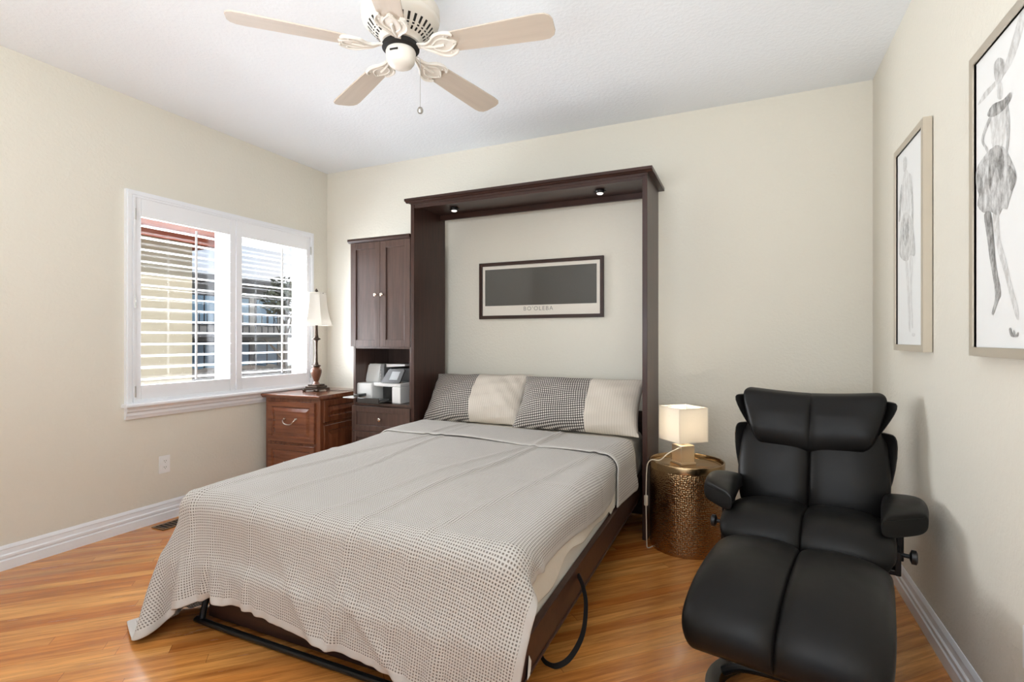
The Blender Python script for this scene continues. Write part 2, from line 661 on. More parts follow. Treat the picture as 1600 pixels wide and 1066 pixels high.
def pad(path, nexp=3.2, groove=.0, gw=.035, seg=22, ends=.25, nst=44):
    """upholstered pad: superellipse sections lofted along a path of
    (y, z, halfwidth, halfthick); width is along x; groove = depth of the central stitched seam on the outer side."""
    A = spline([(p[0], p[1], 0) for p in path], 12)
    W = spline([(p[2], p[3], 0) for p in path], 12)
    L = [0]
    for a, b in zip(A, A[1:]):
        L.append(L[-1] + (b - a).length)
    tot = L[-1]
    us = [abs(math.cos(PI / 2 * k / seg)) ** (2 / nexp) for k in range(seg)]
    us = [u for u in us if u > .30] + [.26, .20, .15, .11, .08, .055, .035, .022, .013, .006, 0.]
    half = [(u, 1) for u in us] + [(-u, 1) for u in us[::-1][1:]]
    low = [(-u, -1) for u in us[1:]] + [(u, -1) for u in us[::-1][1:-1]]
    sec = half + low
    bm = NB()
    rings = []
    for i in range(nst + 1):
        t = (1 - math.cos(PI * i / nst)) / 2
        d = t * tot
        k = next((q for q in range(len(L) - 1) if L[q + 1] >= d - 1e-9), len(L) - 2)
        f = (d - L[k]) / max(1e-9, L[k + 1] - L[k])
        c = A[k].lerp(A[k + 1], f)
        wh = W[k].lerp(W[k + 1], f)
        tg = (A[min(k + 2, len(A) - 1)] - A[max(k - 1, 0)]).normalized()
        nr = Vector((-tg.y, tg.x, 0))
        e = min(1., max(0., min(d, tot - d) / (ends * tot + 1e-9)))
        sh = (1 - (1 - e) ** 2.6) ** (1 / 2.6)
        hw, ht = wh.x * (.86 + .14 * sh), wh.y * max(sh, .02)
        ring = []
        for u, side in sec:
            v = max(0., 1 - abs(u) ** nexp) ** (1 / nexp)
            h = side * v * ht
            if side > 0:
                h *= 1 + .13 * (1 - (2 * abs(u) - 1) ** 2)
                if groove:
                    x = abs(u) * hw
                    h -= groove * sh * (.55 * math.exp(-(x / gw) ** 2) + .75 * math.exp(-x / .0055))
            ring.append(bm.verts.new((u * hw, c.x + nr.x * h, c.y + nr.y * h)))
        rings.append(ring)
    n = len(sec)
    for a, b in zip(rings, rings[1:]):
        for i in range(n):
            bm.faces.new((a[i], a[(i + 1) % n], b[(i + 1) % n], b[i]))
    bm.faces.new(rings[0][::-1])
    bm.faces.new(rings[-1])
    return bm


def children(o):
    return [c for c in bpy.data.objects if c.parent == o]


# ------------------------------------------------------------------ room shell
struct('floor', bx(XL - .2, XR + .2, YF - .2, YB + .2, -.1, 0), M['floor'], smooth=False)
struct('ceiling', bx(XL - .2, XR + .2, YF - .2, YB + .2, H, H + .1), M['ceil'], smooth=False)
WY0, WY1, WZ0, WZ1 = 1.975, 3.432, .80, 2.118
bm = NB()
T = .16
box(bm, XL - T, XL, YF, WY0, 0, H)
box(bm, XL - T, XL, WY1, YB + T, 0, H)
box(bm, XL - T, XL, WY0, WY1, 0, WZ0)
box(bm, XL - T, XL, WY0, WY1, WZ1, H)
struct('wall_left', bm, M['wall_l'], smooth=False)
struct('wall_back', bx(XL, XR, YB, YB + T, 0, H), M['wall_l'], smooth=False)
struct('wall_right', bx(XR, XR + T, YF, YB + T, 0, H), M['wall_l'], smooth=False)
bm = NB()                                            # wall behind the camera with an invented opening for the fill light
box(bm, XL, -1.95, YF - T, YF, 0, H)
box(bm, .52, XR, YF - T, YF, 0, H)
box(bm, -1.95, .52, YF - T, YF, 2.47, H)
box(bm, -1.95, .52, YF - T, YF, 0, .17)
struct('wall_front', bm, M['wall_l'], smooth=False)

BB = [(0, 0), (.018, 0), (.018, .050), (.012, .054), (.012, .060), (.016, .064), (.016, .076), (.010, .082), (.008, .104), (.010, .108), (.006, .120), (.003, .126), (0, .126)]
bm = NB()
prism(bm, BB, YF, YB, lambda a, b, d: (XL + a, d, b))
struct('baseboard_left', bm, M['trim'])
bm = NB()
prism(bm, BB, YF, YB, lambda a, b, d: (XR - a, d, b))
struct('baseboard_right', bm, M['trim'])
bm = NB()
prism(bm, BB, XL + .018, XR - .018, lambda a, b, d: (d, YB - a, b))
struct('baseboard_back', bm, M['trim'])

# window: casing, stool and apron on the room side, vinyl slider in the opening
bm = NB()
fnL = lambda a, b, d: (XL + d, a, b)
frame_ring(bm, 1.935, 3.468, WZ0 - .02, 2.150, .042, 0, .022, fnL)
frame_ring(bm, 1.943, 3.460, WZ0 - .012, 2.142, .02, .022, .028, fnL)
box(bm, XL, XL + .030, 1.972, 1.984, WZ0, WZ1)
win = struct('window_1', bm, M['trim'])
bm = NB()
prism(bm, [(0, .778), (.058, .778), (.064, .784), (.064, .796), (.058, .802), (0, .802)], 1.917, 3.487, lambda a, b, d: (XL + a, d, b))
struct('sill', bm, M['trim'], win)
bm = NB()
prism(bm, [(0, .702), (.014, .702), (.018, .716), (.024, .726), (.024, .742), (.034, .752), (.036, .764), (.046, .778), (0, .778)], 1.935, 3.468, lambda a, b, d: (XL + a, d, b))
struct('apron_moulding', bm, M['trim'], win)
bm = NB()
frame_ring(bm, WY0, WY1, WZ0, WZ1, .05, -.15, -.085, fnL)
box(bm, XL - .14, XL - .09, 2.640, 2.735, WZ0 + .04, WZ1 - .04, bev=.004)
struct('sash_frame', bm, M['trim'], win)
for y0, y1 in ((WY0 + .05, 2.640), (2.735, WY1 - .05)):
    struct('glass_pane', bx(XL - .118, XL - .113, y0, y1, WZ0 + .05, WZ1 - .05), M['glass'], win, smooth=False)


def shutter(y0, y1, l0, l1, label, hinge_y, hinges):
    """louvred panel in the plane of the left wall"""
    z0, z1, lz0, lz1 = .806, 2.110, .912, 1.992
    d0, d1 = XL - .012, XL + .016
    t = thing('shutter_panel', label, 'shutter', (0, 0, 0), 0, 'white window shutters')
    for a, b in ((y0, l0), (l1, y1)):
        obj('stile', bx(d0, d1, a, b, z0, z1, bev=.003), M['white'], t)
    obj('bottom_rail', bx(d0, d1 - .001, l0, l1, z0, lz0, bev=.002), M['white'], t)
    obj('top_rail', bx(d0, d1 - .001, l0, l1, lz1, z1, bev=.002), M['white'], t)
    n = 14
    pitch = (lz1 - lz0) / (n + .15)
    for k in range(n):
        zc = lz0 + pitch * (k + .45)
        bm = NB()
        sec = []
        for i in range(16):
            th = 2 * PI * i / 16
            a, b = .034 * math.cos(th), .0050 * math.sin(th)
            tl = math.radians(-3)
            sec.append((a * math.cos(tl) - b * math.sin(tl), a * math.sin(tl) + b * math.cos(tl)))
        prism(bm, sec, l0 + .003, l1 - .003, lambda a, b, d: (XL + .002 + a, d, zc + b))
        obj('louver', bm, M['white'], t, angle=60)
    ym = (l0 + l1) / 2 + .035
    obj('tilt_rod', bx(XL + .036, XL + .046, ym - .006, ym + .006, lz0 + .02, lz1 - .03, bev=.002), M['white'], t)
    for hz in hinges:
        bm = NB()
        cyl(bm, (XL + .026, hinge_y, hz - .035), (XL + .026, hinge_y, hz + .035), .006, seg=12)
        obj('hinge', bm, M['steel'], t)
    return t


shutter(1.986, 2.698, 2.026, 2.650, 'white louvered shutter panel on the left half of the window', 1.984, (2.0, 1.44, .875))
shutter(2.704, 3.424, 2.752, 3.390, 'white louvered shutter panel on the right half of the window, beside the lamp', 3.428, (1.99, .90))

# ------------------------------------------------------------------ outside
bm = NB()
box(bm, -60, XL - .4, -30, 60, -3.2, -3.0)
struct('ground_outside', bm, M['grass'], smooth=False)

t = thing('neighbor_house', 'beige sided neighboring house with terracotta eaves outside the window', 'house', (-12.4, 0, -3))
obj('wall', bx(-3.5, 0, -8, 8.30, 0, 6.9), M['siding'], t, smooth=False)
obj('soffit', bx(-3.8, .62, -8.4, 8.97, 6.55, 6.62), M['fascia'], t, smooth=False)
bm = NB()
box(bm, .62, .68, -8.4, 9.0, 6.44, 6.86)
obj('fascia_board', bm, M['fascia'], t, smooth=False)
bm = NB()
prism(bm, [(.68, 6.60), (.80, 6.60), (.84, 6.66), (.84, 6.80), (.80, 6.80), (.80, 6.68), (.68, 6.66)], -8.4, 9.0, lambda a, b, d: (a, d, b))
obj('gutter', bm, M['fascia'], t, smooth=False)
bm = NB()
prism(bm, [(-3.9, 6.86), (.72, 6.86), (-1.6, 8.6)], -8.4, 9.0, lambda a, b, d: (a, d, b))
obj('roof', bm, M['rooftile'], t, smooth=False)
obj('downspout', bx(0, .12, 5.9, 6.02, 0, 6.5, bev=.01), M['siding'], t)

t = thing('apartment_building', 'grey flat roofed building with blue windows seen through the shutters', 'building', (-24, 16, -3))
obj('wall', bx(-6, 0, -6, 5.4, 0, 7.0), M['concrete'], t, smooth=False)
obj('roof_slab', bx(-6.4, .5, -6.4, 5.8, 7.0, 7.35), M['concrete2'], t, smooth=False)
for r in range(2):
    for k in range(6):
        y0 = -5.5 + k * 1.8
        wnd = obj('window', bx(0, .05, y0, y0 + 1.45, 2.6 + r * 2.3, 4.1 + r * 2.3), M['bdark'], t, smooth=False)
        obj('pane', bx(.05, .07, y0 + .08, y0 + .68, 2.68 + r * 2.3, 4.02 + r * 2.3), M['bwin'], wnd, smooth=False)
        obj('pane', bx(.05, .07, y0 + .76, y0 + 1.37, 2.68 + r * 2.3, 4.02 + r * 2.3), M['bwin'], wnd, smooth=False)
obj('balcony', bx(0, 1.4, -5.8, 5.2, 4.3, 4.5), M['concrete2'], t, smooth=False)
bm = NB()
for k in range(30):
    box(bm, 1.33, 1.37, -5.7 + k * .37, -5.67 + k * .37, 4.5, 5.4)
box(bm, 1.32, 1.38, -5.8, 5.2, 5.4, 5.46)
obj('railing', bm, M['bdark'], t, smooth=False)

bm = NB()
rr = random.Random(3)
nx, ny = 16, 40
g = [[None] * (ny + 1) for _ in range(nx + 1)]
for i in range(nx + 1):
    for j in range(ny + 1):
        x = -22.2 + i * .55
        y = 9.6 + j * .42
        f = max(0., 1 - i / nx)
        g[i][j] = bm.verts.new((x, y, -3.05 + 2.9 * f ** .8 + rr.uniform(-.18, .18) * (0.2 + f)))
for i in range(nx):
    for j in range(ny):
        bm.faces.new((g[i][j], g[i + 1][j], g[i + 1][j + 1], g[i][j + 1]))
struct('hillside', bm, M['rock'], angle=80)


def tree(loc, h, rad, label, seed):
    t = thing('bare_tree', label, 'tree', loc)
    r = random.Random(seed)
    bm = NB()
    cyl(bm, (0, 0, 0), (.1, .05, h * .7), .16, .06, 10)
    for k in range(9):
        a = r.uniform(0, 2 * PI)
        z = h * r.uniform(.35, .7)
        cyl(bm, (.05, .03, z), (math.cos(a) * rad * .8, math.sin(a) * rad * .8, z + h * r.uniform(.12, .3)), .05, .015, 6)
    obj('trunk', bm, M['bark'], t)
    bm = NB()
    for k in range(420):
        v = Vector((r.gauss(0, 1), r.gauss(0, 1), r.gauss(0, 1))).normalized() * rad * r.random() ** .45
        p = Vector((0, 0, h * .78)) + Vector((v.x, v.y, v.z * .95))
        s = r.uniform(.10, .24)
        q = Matrix.Rotation(r.uniform(0, 6.28), 4, Vector((r.random(), r.random(), r.random())).normalized())
        vs = [bm.verts.new(p + q @ Vector(c) * s) for c in ((-1, 0, 0), (0, -.5, .1), (1, 0, 0), (0, .5, .1))]
        bm.faces.new(vs)
    obj('foliage', bm, M['leaf'], t, smooth=False)


tree((-20.5, 18.3, -2.6), 7.4, 1.1, 'sparse dark tree in front of the far building, right of the tilt rod', 5)

# ------------------------------------------------------------------ wall outlets, floor register
def outlet(name, label, fn, cat='outlet'):
    bm = NB()
    prism(bm, [(-.036, -.058), (.036, -.058), (.036, .058), (-.036, .058)], 0, .006, fn)
    bmesh.ops.bevel(bm, geom=list(bm.edges), offset=.002, segments=2, affect='EDGES')
    o = obj(name, bm, M['plate'])
    tag(o, label, cat)
    for s in (-1, 1):
        bm = NB()
        ol = [(.017 * math.cos(2 * PI * k / 20) * 1.0, s * .021 + .0145 * math.sin(2 * PI * k / 20)) for k in range(20)]
        prism(bm, ol, .006, .009, fn)
        rc = obj('receptacle', bm, M['plate'], o)
        bm = NB()
        for a in (-.006, .006):
            prism(bm, [(a - .0012, s * .021 - .001), (a + .0012, s * .021 - .001), (a + .0012, s * .021 + .007), (a - .0012, s * .021 + .007)], .009, .0094, fn)
        prism(bm, [(.0022 * math.cos(2 * PI * k / 8), s * .021 - .007 + .0022 * math.sin(2 * PI * k / 8)) for k in range(8)], .009, .0094, fn)
        obj('slots', bm, M['darkgap'], rc, smooth=False)
    return o


outlet('wall_outlet', 'white duplex wall outlet low on the left wall below the window', lambda a, b, d: (XL + d, 2.18 - a, .372 + b))
outlet('wall_outlet', 'white wall outlet low on the back wall beside the bronze drum table', lambda a, b, d: (-.085 + a, YB - d, .27 + b))
outlet('wall_outlet', 'white wall plate on the right wall at the right edge of the photo', lambda a, b, d: (XR - d, 1.79 - a, .385 + b))

t = thing('floor_register', 'bronze floor vent beside the left baseboard, half hidden by the blanket', 'vent', (-3.40, 2.19, 0))
bm = NB()
frame_ring(bm, -.06, .06, -.14, .14, .014, .0005, .006, lambda a, b, d: (a, b, d))
obj('frame', bm, M['vent'], t)
obj('well', bx(-.046, .046, -.126, .126, .0005, .002), M['darkgap'], t, smooth=False)
bm = NB()
for k in range(9):
    box(bm, -.046, .046, -.116 + k * .028, -.108 + k * .028, .002, .005)
obj('slats', bm, M['vent'], t, smooth=False)

# ------------------------------------------------------------------ ceiling fan
FX, FY, FZ = -1.335, 1.800, 2.415
t = thing('ceiling_fan', 'cream five-bladed ceiling fan with ornate brackets and pull chain', 'ceiling fan', (FX, FY, 0), math.radians(9))
bm = NB()
lathe(bm, [(.03, 2.739), (.085, 2.739), (.088, 2.72), (.075, 2.70), (.05, 2.685), (.04, 2.66)], seg=40)
obj('canopy', bm, M['fanw'], t)
bm = NB()
lathe(bm, [(.05, 2.665), (.10, 2.655), (.145, 2.635), (.163, 2.605), (.165, 2.575), (.160, 2.566), (.163, 2.560), (.158, 2.545), (.14, 2.530), (.115, 2.500), (.085, 2.478), (.080, 2.462), (.05, 2.455)], seg=56)
mt = obj('motor_housing', bm, M['fanw'], t, angle=50)
bm = NB()
for k in range(30):
    a = 2 * PI * k / 30
    for r0, r1, wd in ((.110, .136, .0052), (.093, .104, .004)):
        z0 = np.interp(r0, [.085, .115, .14], [2.478, 2.500, 2.530])
        z1 = np.interp(r1, [.085, .115, .14], [2.478, 2.500, 2.530])
        ca, sa = math.cos(a), math.sin(a)
        q = []
        for r, z, s in ((r0, z0, -1), (r1, z1, -1), (r1, z1, 1), (r0, z0, 1)):
            q.append((r * ca - s * wd * sa, r * sa + s * wd * ca, z))
        lo = [bm.verts.new((x, y, z - .0015)) for x, y, z in q]
        hi = [bm.verts.new((x, y, z + .006)) for x, y, z in q]
        bm.faces.new(lo)
        bm.faces.new(hi)
        for i in range(4):
            bm.faces.new((lo[i], lo[(i + 1) % 4], hi[(i + 1) % 4], hi[i]))
obj('vent_slots', bm, M['darkgap'], mt, smooth=False)
bm = NB()
lathe(bm, [(.074, 2.458), (.078, 2.452), (.078, 2.438), (.066, 2.432)], seg=40)
obj('hub_collar', bm, M['darkgap'], t)
bm = NB()
lathe(bm, [(.04, 2.436), (.060, 2.432), (.063, 2.424), (.061, 2.400), (.058, 2.385), (.048, 2.370), (.030, 2.360), (.010, 2.356)], seg=40)
sw = obj('switch_housing', bm, M['fanw'], t, angle=50)
bm = NB()
box(bm, -.018, .018, -.0635, -.060, 2.405, 2.412)
obj('switch_slot', bm, M['darkgap'], sw, smooth=False)
bm = NB()
tube(bm, [(.062, .028, 2.41), (.072, .032, 2.405), (.074, .033, 2.39), (.074, .033, 2.19)], .0013, 6)
ch = obj('pull_chain', bm, M['steel'], t)
bm = NB()
lathe(bm, [(.001, 2.200), (.008, 2.197), (.0125, 2.188), (.013, 2.182), (.009, 2.173), (.001, 2.170)], (.074, .033, 0), seg=20)
obj('chain_ball', bm, M['steel'], ch)


def blade_mesh():
    bm = NB()
    # outline in (r, s): widening blade with clipped tip
    half = [(.205, .044), (.23, .052), (.42, .060), (.60, .066), (.632, .064), (.652, .050), (.660, .028)]
    ol = half + [(r, -s) for r, s in half[::-1]]
    prism(bm, ol, -.003, .003, lambda a, b, d: (a, b, d))
    bmesh.ops.bevel(bm, geom=[e for e in bm.edges], offset=.0012, segments=1, affect='EDGES')
    return bm


def iron_mesh():
    """ornate blade bracket: scrolled arm from hub widening to a three lobed plate under the blade"""
    bm = NB()
    half = [(.072, .012), (.10, .014), (.125, .016), (.142, .026), (.152, .042), (.166, .055), (.188, .062), (.214, .064), (.238, .058), (.246, .048), (.236, .040), (.224, .036), (.220, .026), (.228, .018), (.244, .012), (.254, .0)]
    ol = half + [(r, -s) for r, s in half[::-1][1:]]
    prism(bm, ol, -.0095, -.0035, lambda a, b, d: (a, b, d + (0 if a > .15 else (a - .15) * -.18)))
    for s in (-1, 1):
        pts = spline([(.085, s * .006, .008), (.115, s * .014, -.006), (.145, s * .030, -.011), (.172, s * .052, -.012), (.205, s * .062, -.012), (.236, s * .052, -.011), (.246, s * .040, -.009)], 6)
        tube(bm, pts, .0052, 8)
        pts = spline([(.150, s * .010, -.011), (.176, s * .030, -.012), (.200, s * .034, -.012), (.222, s * .026, -.012), (.250, s * .002, -.010)], 5)
        tube(bm, pts, .0036, 8)
    tube(bm, spline([(.08, 0, .012), (.12, 0, -.006), (.16, 0, -.012), (.20, 0, -.012)], 5), .006, 8)
    for x, y in ((.215, .045), (.215, -.045), (.238, 0)):
        lathe(bm, [(.001, -.0155), (.004, -.0145), (.0045, -.012)], (x, y, 0), seg=10)
    return bm


for k in range(5):
    a = 2 * PI * k / 5
    o = obj('blade', blade_mesh(), M['blade'], t, loc=(0, 0, FZ + .022))
    o.rotation_euler = Matrix.Rotation(a, 3, 'Z').to_4x4().to_euler()
    o.matrix_basis = Matrix.Translation((0, 0, FZ + .022)) @ Matrix.Rotation(a, 4, 'Z') @ Matrix.Rotation(math.radians(-11), 4, 'X')
    br = obj('bracket', iron_mesh(), M['fanw'], o)

# ------------------------------------------------------------------ wall bed
TILT = .026


def tz(x, y, z):
    return z + TILT * (y - 1.4) * min(1., max(0., z / .30))


def tilt_bm(bm):
    for v in bm.verts:
        v.co.z = tz(*v.co)
    return bm


BXL, BXR, BYF = -2.245, -.538, 3.145
wb = thing('wall_bed', 'dark espresso fold-down wall bed with tall open surround against the back wall', 'bed', (0, 0, 0))
PB = 3.575
obj('side_panel', bx(BXL, BXL + .03, BYF, PB, 0, 2.197, bev=.002), M['esp'], wb)
obj('side_panel', bx(BXR - .03, BXR, BYF, PB, 0, 2.197, bev=.002), M['esp'], wb)
tp = obj('top_panel', bx(BXL, BXR, BYF, PB, 2.190, 2.212, bev=.001), M['esph'], wb)
bm = NB()
cp = [(0, 2.206), (.012, 2.208), (.020, 2.214), (.034, 2.217), (.034, 2.234), (0, 2.234)]
prism(bm, cp, BXL - .034, BXR + .034, lambda a, b, d: (d, BYF - a, b))
box(bm, BXL - .034, BXL, BYF - .0, PB + .04, 2.212, 2.234)
box(bm, BXR, BXR + .034, BYF - .0, PB + .04, 2.212, 2.234)
box(bm, BXL, BXR, BYF, PB + .04, 2.212, 2.234)
obj('crown', bm, M['esph'], wb)
obj('header_rail', bx(BXL + .03, BXR - .03, BYF + .004, BYF + .022, 2.168, 2.190, bev=.001), M['esph'], wb)
obj('rear_rail', bx(BXL + .03, BXR - .03, 3.50, 3.52, 2.150, 2.190, bev=.001), M['esph'], wb)
obj('low_rear_rail', bx(BXL + .03, BXR - .03, 3.545, 3.565, .02, .72, bev=.001), M['esph'], wb)
for s, xs in ((0, -1.985), (1, -.875)):
    bm = NB()
    lathe(bm, [(.030, 0), (.031, -.010), (.028, -.018), (.022, -.022)], seg=24)
    for a in (0, PI):
        cyl(bm, (.03 * math.cos(a), 0, -.008), (.042 * math.cos(a), 0, -.008), .003, seg=8)
    pk = obj('puck_light', bm, M['blackmetal'], wb, loc=(xs, 3.33, 2.190))
    bm = NB()
    lathe(bm, [(.021, -.0215), (.021, -.026), (.016, -.030), (.004, -.031)], seg=20)
    obj('lens', bm, M['lens'], pk)

# folding bed frame: tray, rails, slim foot leg bar
bm = NB()
box(bm, -2.188, -.615, 1.38, 3.48, .205, .225)
obj('bed_panel', tilt_bm(bm), M['esph'], wb)
for x0, x1 in ((-2.211, -2.188), (-.618, -.593)):
    bm = NB()
    box(bm, x0, x1, 1.36, 3.50, .205, .312, bev=.002)
    box(bm, x0 - .004, x1 + .004, 1.36, 3.50, .197, .207, bev=.001)
    obj('side_rail', tilt_bm(bm), M['esph'], wb)
bm = NB()
box(bm, -2.188, -.618, 1.372, 1.39, .205, .300, bev=.002)
obj('foot_rail', tilt_bm(bm), M['esph'], wb)
bm = NB()
tube(bm, spline([(-2.09, 1.50, .21), (-2.09, 1.46, .10), (-2.085, 1.44, .035), (-2.06, 1.435, .024), (-1.4, 1.435, .022), (-.76, 1.435, .024), (-.735, 1.44, .035), (-.73, 1.46, .10), (-.73, 1.50, .21)], 8), .0125, 12)
obj('leg_bar', bm, M['blackmetal'], wb)
obj('leg_panel', bx(-2.075, -.745, 1.462, 1.480, .034, .205, bev=.002), M['esph'], wb)
bm = NB()
tube(bm, spline([(-.592, 1.92, .30), (-.565, 1.90, .265), (-.545, 1.87, .21), (-.548, 1.835, .12), (-.585, 1.80, .045), (-.632, 1.785, .012), (-.672, 1.79, .010), (-.695, 1.80, .022), (-.700, 1.81, .04)], 8), .01, flat=(.010, .0012), up=(.5, 1, .0))
obj('pull_strap', bm, M['strap'], wb)

# mattress
mat_o = obj('mattress', tilt_bm(bx(-2.185, -.622, 1.40, 3.49, .228, .550, bev=.06, seg=6)), M['mattress'])
tag(mat_o, 'white mattress lying in the fold-down bed frame under the bedding', 'mattress')
bm = NB()
prism(bm, [(0, 0), (.035, -.005), (.045, .03), (.02, .06)], 0, .0015, lambda a, b, d: (-.586 + d - a * .15, 1.40 + a, .205 + b))
obj('care_tag', bm, M['paper'], mat_o, smooth=False)


# ------------------------------------------------------------------ blanket: relaxed cloth
def drape():
    dx = .026
    X0, X1, Y0, Y1 = -2.185 - .335, -.622 + .135, 1.40 - .30, 3.12
    nx, ny = int((X1 - X0) / dx) + 1, int((Y1 - Y0) / dx) + 1
    gx, gy = np.meshgrid(np.linspace(X0, X1, nx), np.linspace(Y0, Y1, ny), indexing='ij')
    P = np.stack([gx, gy, np.full_like(gx, .590)], -1)
    rng = np.random.RandomState(4)
    P[..., 2] += .004 * rng.rand(nx, ny)
    phi = -.065                                  # laid slightly askew on the bed
    ox, oy = P[..., 0] + 1.35, P[..., 1] - 2.3
    P[..., 0], P[..., 1] = ox * math.cos(phi) - oy * math.sin(phi) - 1.35, ox * math.sin(phi) + oy * math.cos(phi) + 2.3
    # gentle slack so that folds form
    Q = P.copy()
    UV = np.stack([gx, gy], -1)
    hx, hy = (X1 - X0) / (nx - 1), (Y1 - Y0) / (ny - 1)
    dg = math.hypot(hx, hy)
    ks = []

    def add(a, b, L, k):
        ks.append((a, b, L, k))
    S = slice
    for p in (0, 1):
        add((S(p, nx - 1, 2), S(None)), (S(p + 1, nx, 2), S(None)), hx, 1.)
        add((S(None), S(p, ny - 1, 2)), (S(None), S(p + 1, ny, 2)), hy, 1.)
        add((S(p, nx - 1, 2), S(0, ny - 1)), (S(p + 1, nx, 2), S(1, ny)), dg, .35)
        add((S(p, nx - 1, 2), S(1, ny)), (S(p + 1, nx, 2), S(0, ny - 1)), dg, .35)
    bend = []
    for p in (0, 1, 2, 3):
        bend.append(((S(p, nx - 4, 8), S(None)), (S(p + 4, nx, 8), S(None)), 4 * hx))
        bend.append(((S(p + 4, nx - 4, 8), S(None)), (S(p + 8, nx, 8), S(None)), 4 * hx))
        bend.append(((S(None), S(p, ny - 4, 8)), (S(None), S(p + 4, ny, 8)), 4 * hy))
        bend.append(((S(None), S(p + 4, ny - 4, 8)), (S(None), S(p + 8, ny, 8)), 4 * hy))
    boxes = [((-2.185, -.622), (1.40, 3.6), (.2, .550), .055), ((-2.213, -.593), (1.36, 3.6), (.195, .312), .008)]
    th = .012
    dt = 1 / 60
    for it in range(170):
        V = (P - Q) * (.97 if it < 110 else .9)
        Q = P.copy()
        P = P + V
        P[..., 2] -= 9.8 * dt * dt
        for k in range(9):
            for a, b, L, kk in ks:
                A, B = P[a], P[b]
                m0, m1 = min(A.shape[0], B.shape[0]), min(A.shape[1], B.shape[1])
                A, B = A[:m0, :m1], B[:m0, :m1]
                d = B - A
                ln = np.sqrt((d * d).sum(-1, keepdims=True)) + 1e-9
                c = d * (.5 * kk * (1 - L / ln))
                A += c
                B -= c
            if k % 3 == 0:
                for a, b, L in bend:
                    A, B = P[a], P[b]
                    m0, m1 = min(A.shape[0], B.shape[0]), min(A.shape[1], B.shape[1])
                    A, B = A[:m0, :m1], B[:m0, :m1]
                    d = B - A
                    ln = np.sqrt((d * d).sum(-1, keepdims=True)) + 1e-9
                    c = d * (.5 * .10 * (1 - L / ln)) * (ln < L * .99)
                    A += c
                    B -= c
            for (x0, x1), (y0, y1), (z0, z1), rad in boxes:
                ce = np.array([(x0 + x1) / 2, (y0 + y1) / 2, (z0 + z1) / 2])
                hs = np.array([(x1 - x0) / 2, (y1 - y0) / 2, (z1 - z0) / 2]) - rad
                d = P - ce
                q = np.abs(d) - hs
                out = np.maximum(q, 0)
                lo = np.sqrt((out * out).sum(-1))
                inside = q.max(-1)
                sd = np.where(inside > 0, lo, inside) - rad
                pen = th - sd
                hit = pen > 0
                if not hit.any():
                    continue
                nrm = np.zeros_like(P)
                g1 = out / (lo[..., None] + 1e-9) * np.sign(d)
                ax = q.argmax(-1)
                g2 = np.eye(3)[ax] * np.sign(d)
                nrm = np.where((inside > 0)[..., None], g1, g2)
                P = P + nrm * (pen * hit)[..., None]
                # friction
                mv = P - Q
                tn = mv - nrm * (mv * nrm).sum(-1, keepdims=True)
                P = P - tn * (hit * .35)[..., None]
            lowz = P[..., 2] < .008
            P[..., 2] = np.where(lowz, .008, P[..., 2])
            P[..., :2] = np.where(lowz[..., None], P[..., :2] - (P - Q)[..., :2] * .5, P[..., :2])
    return P, UV


BP, BUV = drape()


def refine(A):
    for ax in (0, 1):
        A = np.moveaxis(A, ax, 0)
        E_ = np.concatenate([2 * A[:1] - A[1:2], A, 2 * A[-1:] - A[-2:-1]], 0)
        mid = (-E_[:-3] + 9 * E_[1:-2] + 9 * E_[2:-1] - E_[3:]) / 16
        o_ = np.empty((2 * A.shape[0] - 1,) + A.shape[1:])
        o_[0::2] = A
        o_[1::2] = mid
        A = np.moveaxis(o_, 0, ax)
    return A


BP, BUV = refine(BP), refine(BUV)


def creases(P, UV):
    """storage folds and soft ripples: small height added along normals"""
    dx = np.gradient(P, axis=0)
    dy = np.gradient(P, axis=1)
    n = np.cross(dx, dy)
    n /= np.linalg.norm(n, axis=-1, keepdims=True) + 1e-9
    u, v = UV[..., 0], UV[..., 1]
    h = np.zeros_like(u)
    rng = np.random.RandomState(11)
    for x0, sl, amp in ((-1.98, .10, .006), (-1.62, -.06, .005), (-1.20, .05, .007), (-.95, .12, .005), (-1.42, .16, .004)):
        c = u - (x0 + sl * (v - 1.2) + .012 * np.sin(v * 5 + x0 * 9))
        h += 1.7 * amp * np.exp(-(c / .016) ** 2) - .7 * amp * np.exp(-(c / .05) ** 2)
    for y0, sl, amp in ((1.62, .06, .004), (2.12, -.05, .004), (2.45, .10, .003)):
        c = v - (y0 + sl * u)
        h += amp * np.exp(-(c / .016) ** 2)
    for k in range(10):
        a, b = rng.uniform(2, 9, 2)
        h += .0018 * np.sin(a * u + b * v * rng.choice([-1, 1]) + rng.uniform(0, 6))
    # foot drop: diagonal tension folds
    drop = np.clip((1.42 - v) / .3, 0, 1)
    for x0, sl, amp, wl, wr in ((-1.80, -.30, .020, .10, .008), (-1.56, .95, .016, .02, .07), (-1.34, 1.35, .012, .015, .05), (-1.05, -.45, .014, .06, .012), (-.80, .20, .014, .05, .012), (-2.03, -.25, .014, .06, .012)):
        c = u - x0 - sl * (1.42 - v)
        h += drop * amp * np.where(c < 0, np.exp(c / wl), np.exp(-(c / wr) ** 2))
    P = P + n * h[..., None]
    return P, n


BP, BN = creases(BP, BUV)
for a in (BP,):
    f = np.clip(a[..., 2] / .30, 0, 1)
    a[..., 2] += TILT * (a[..., 1] - 1.4) * f


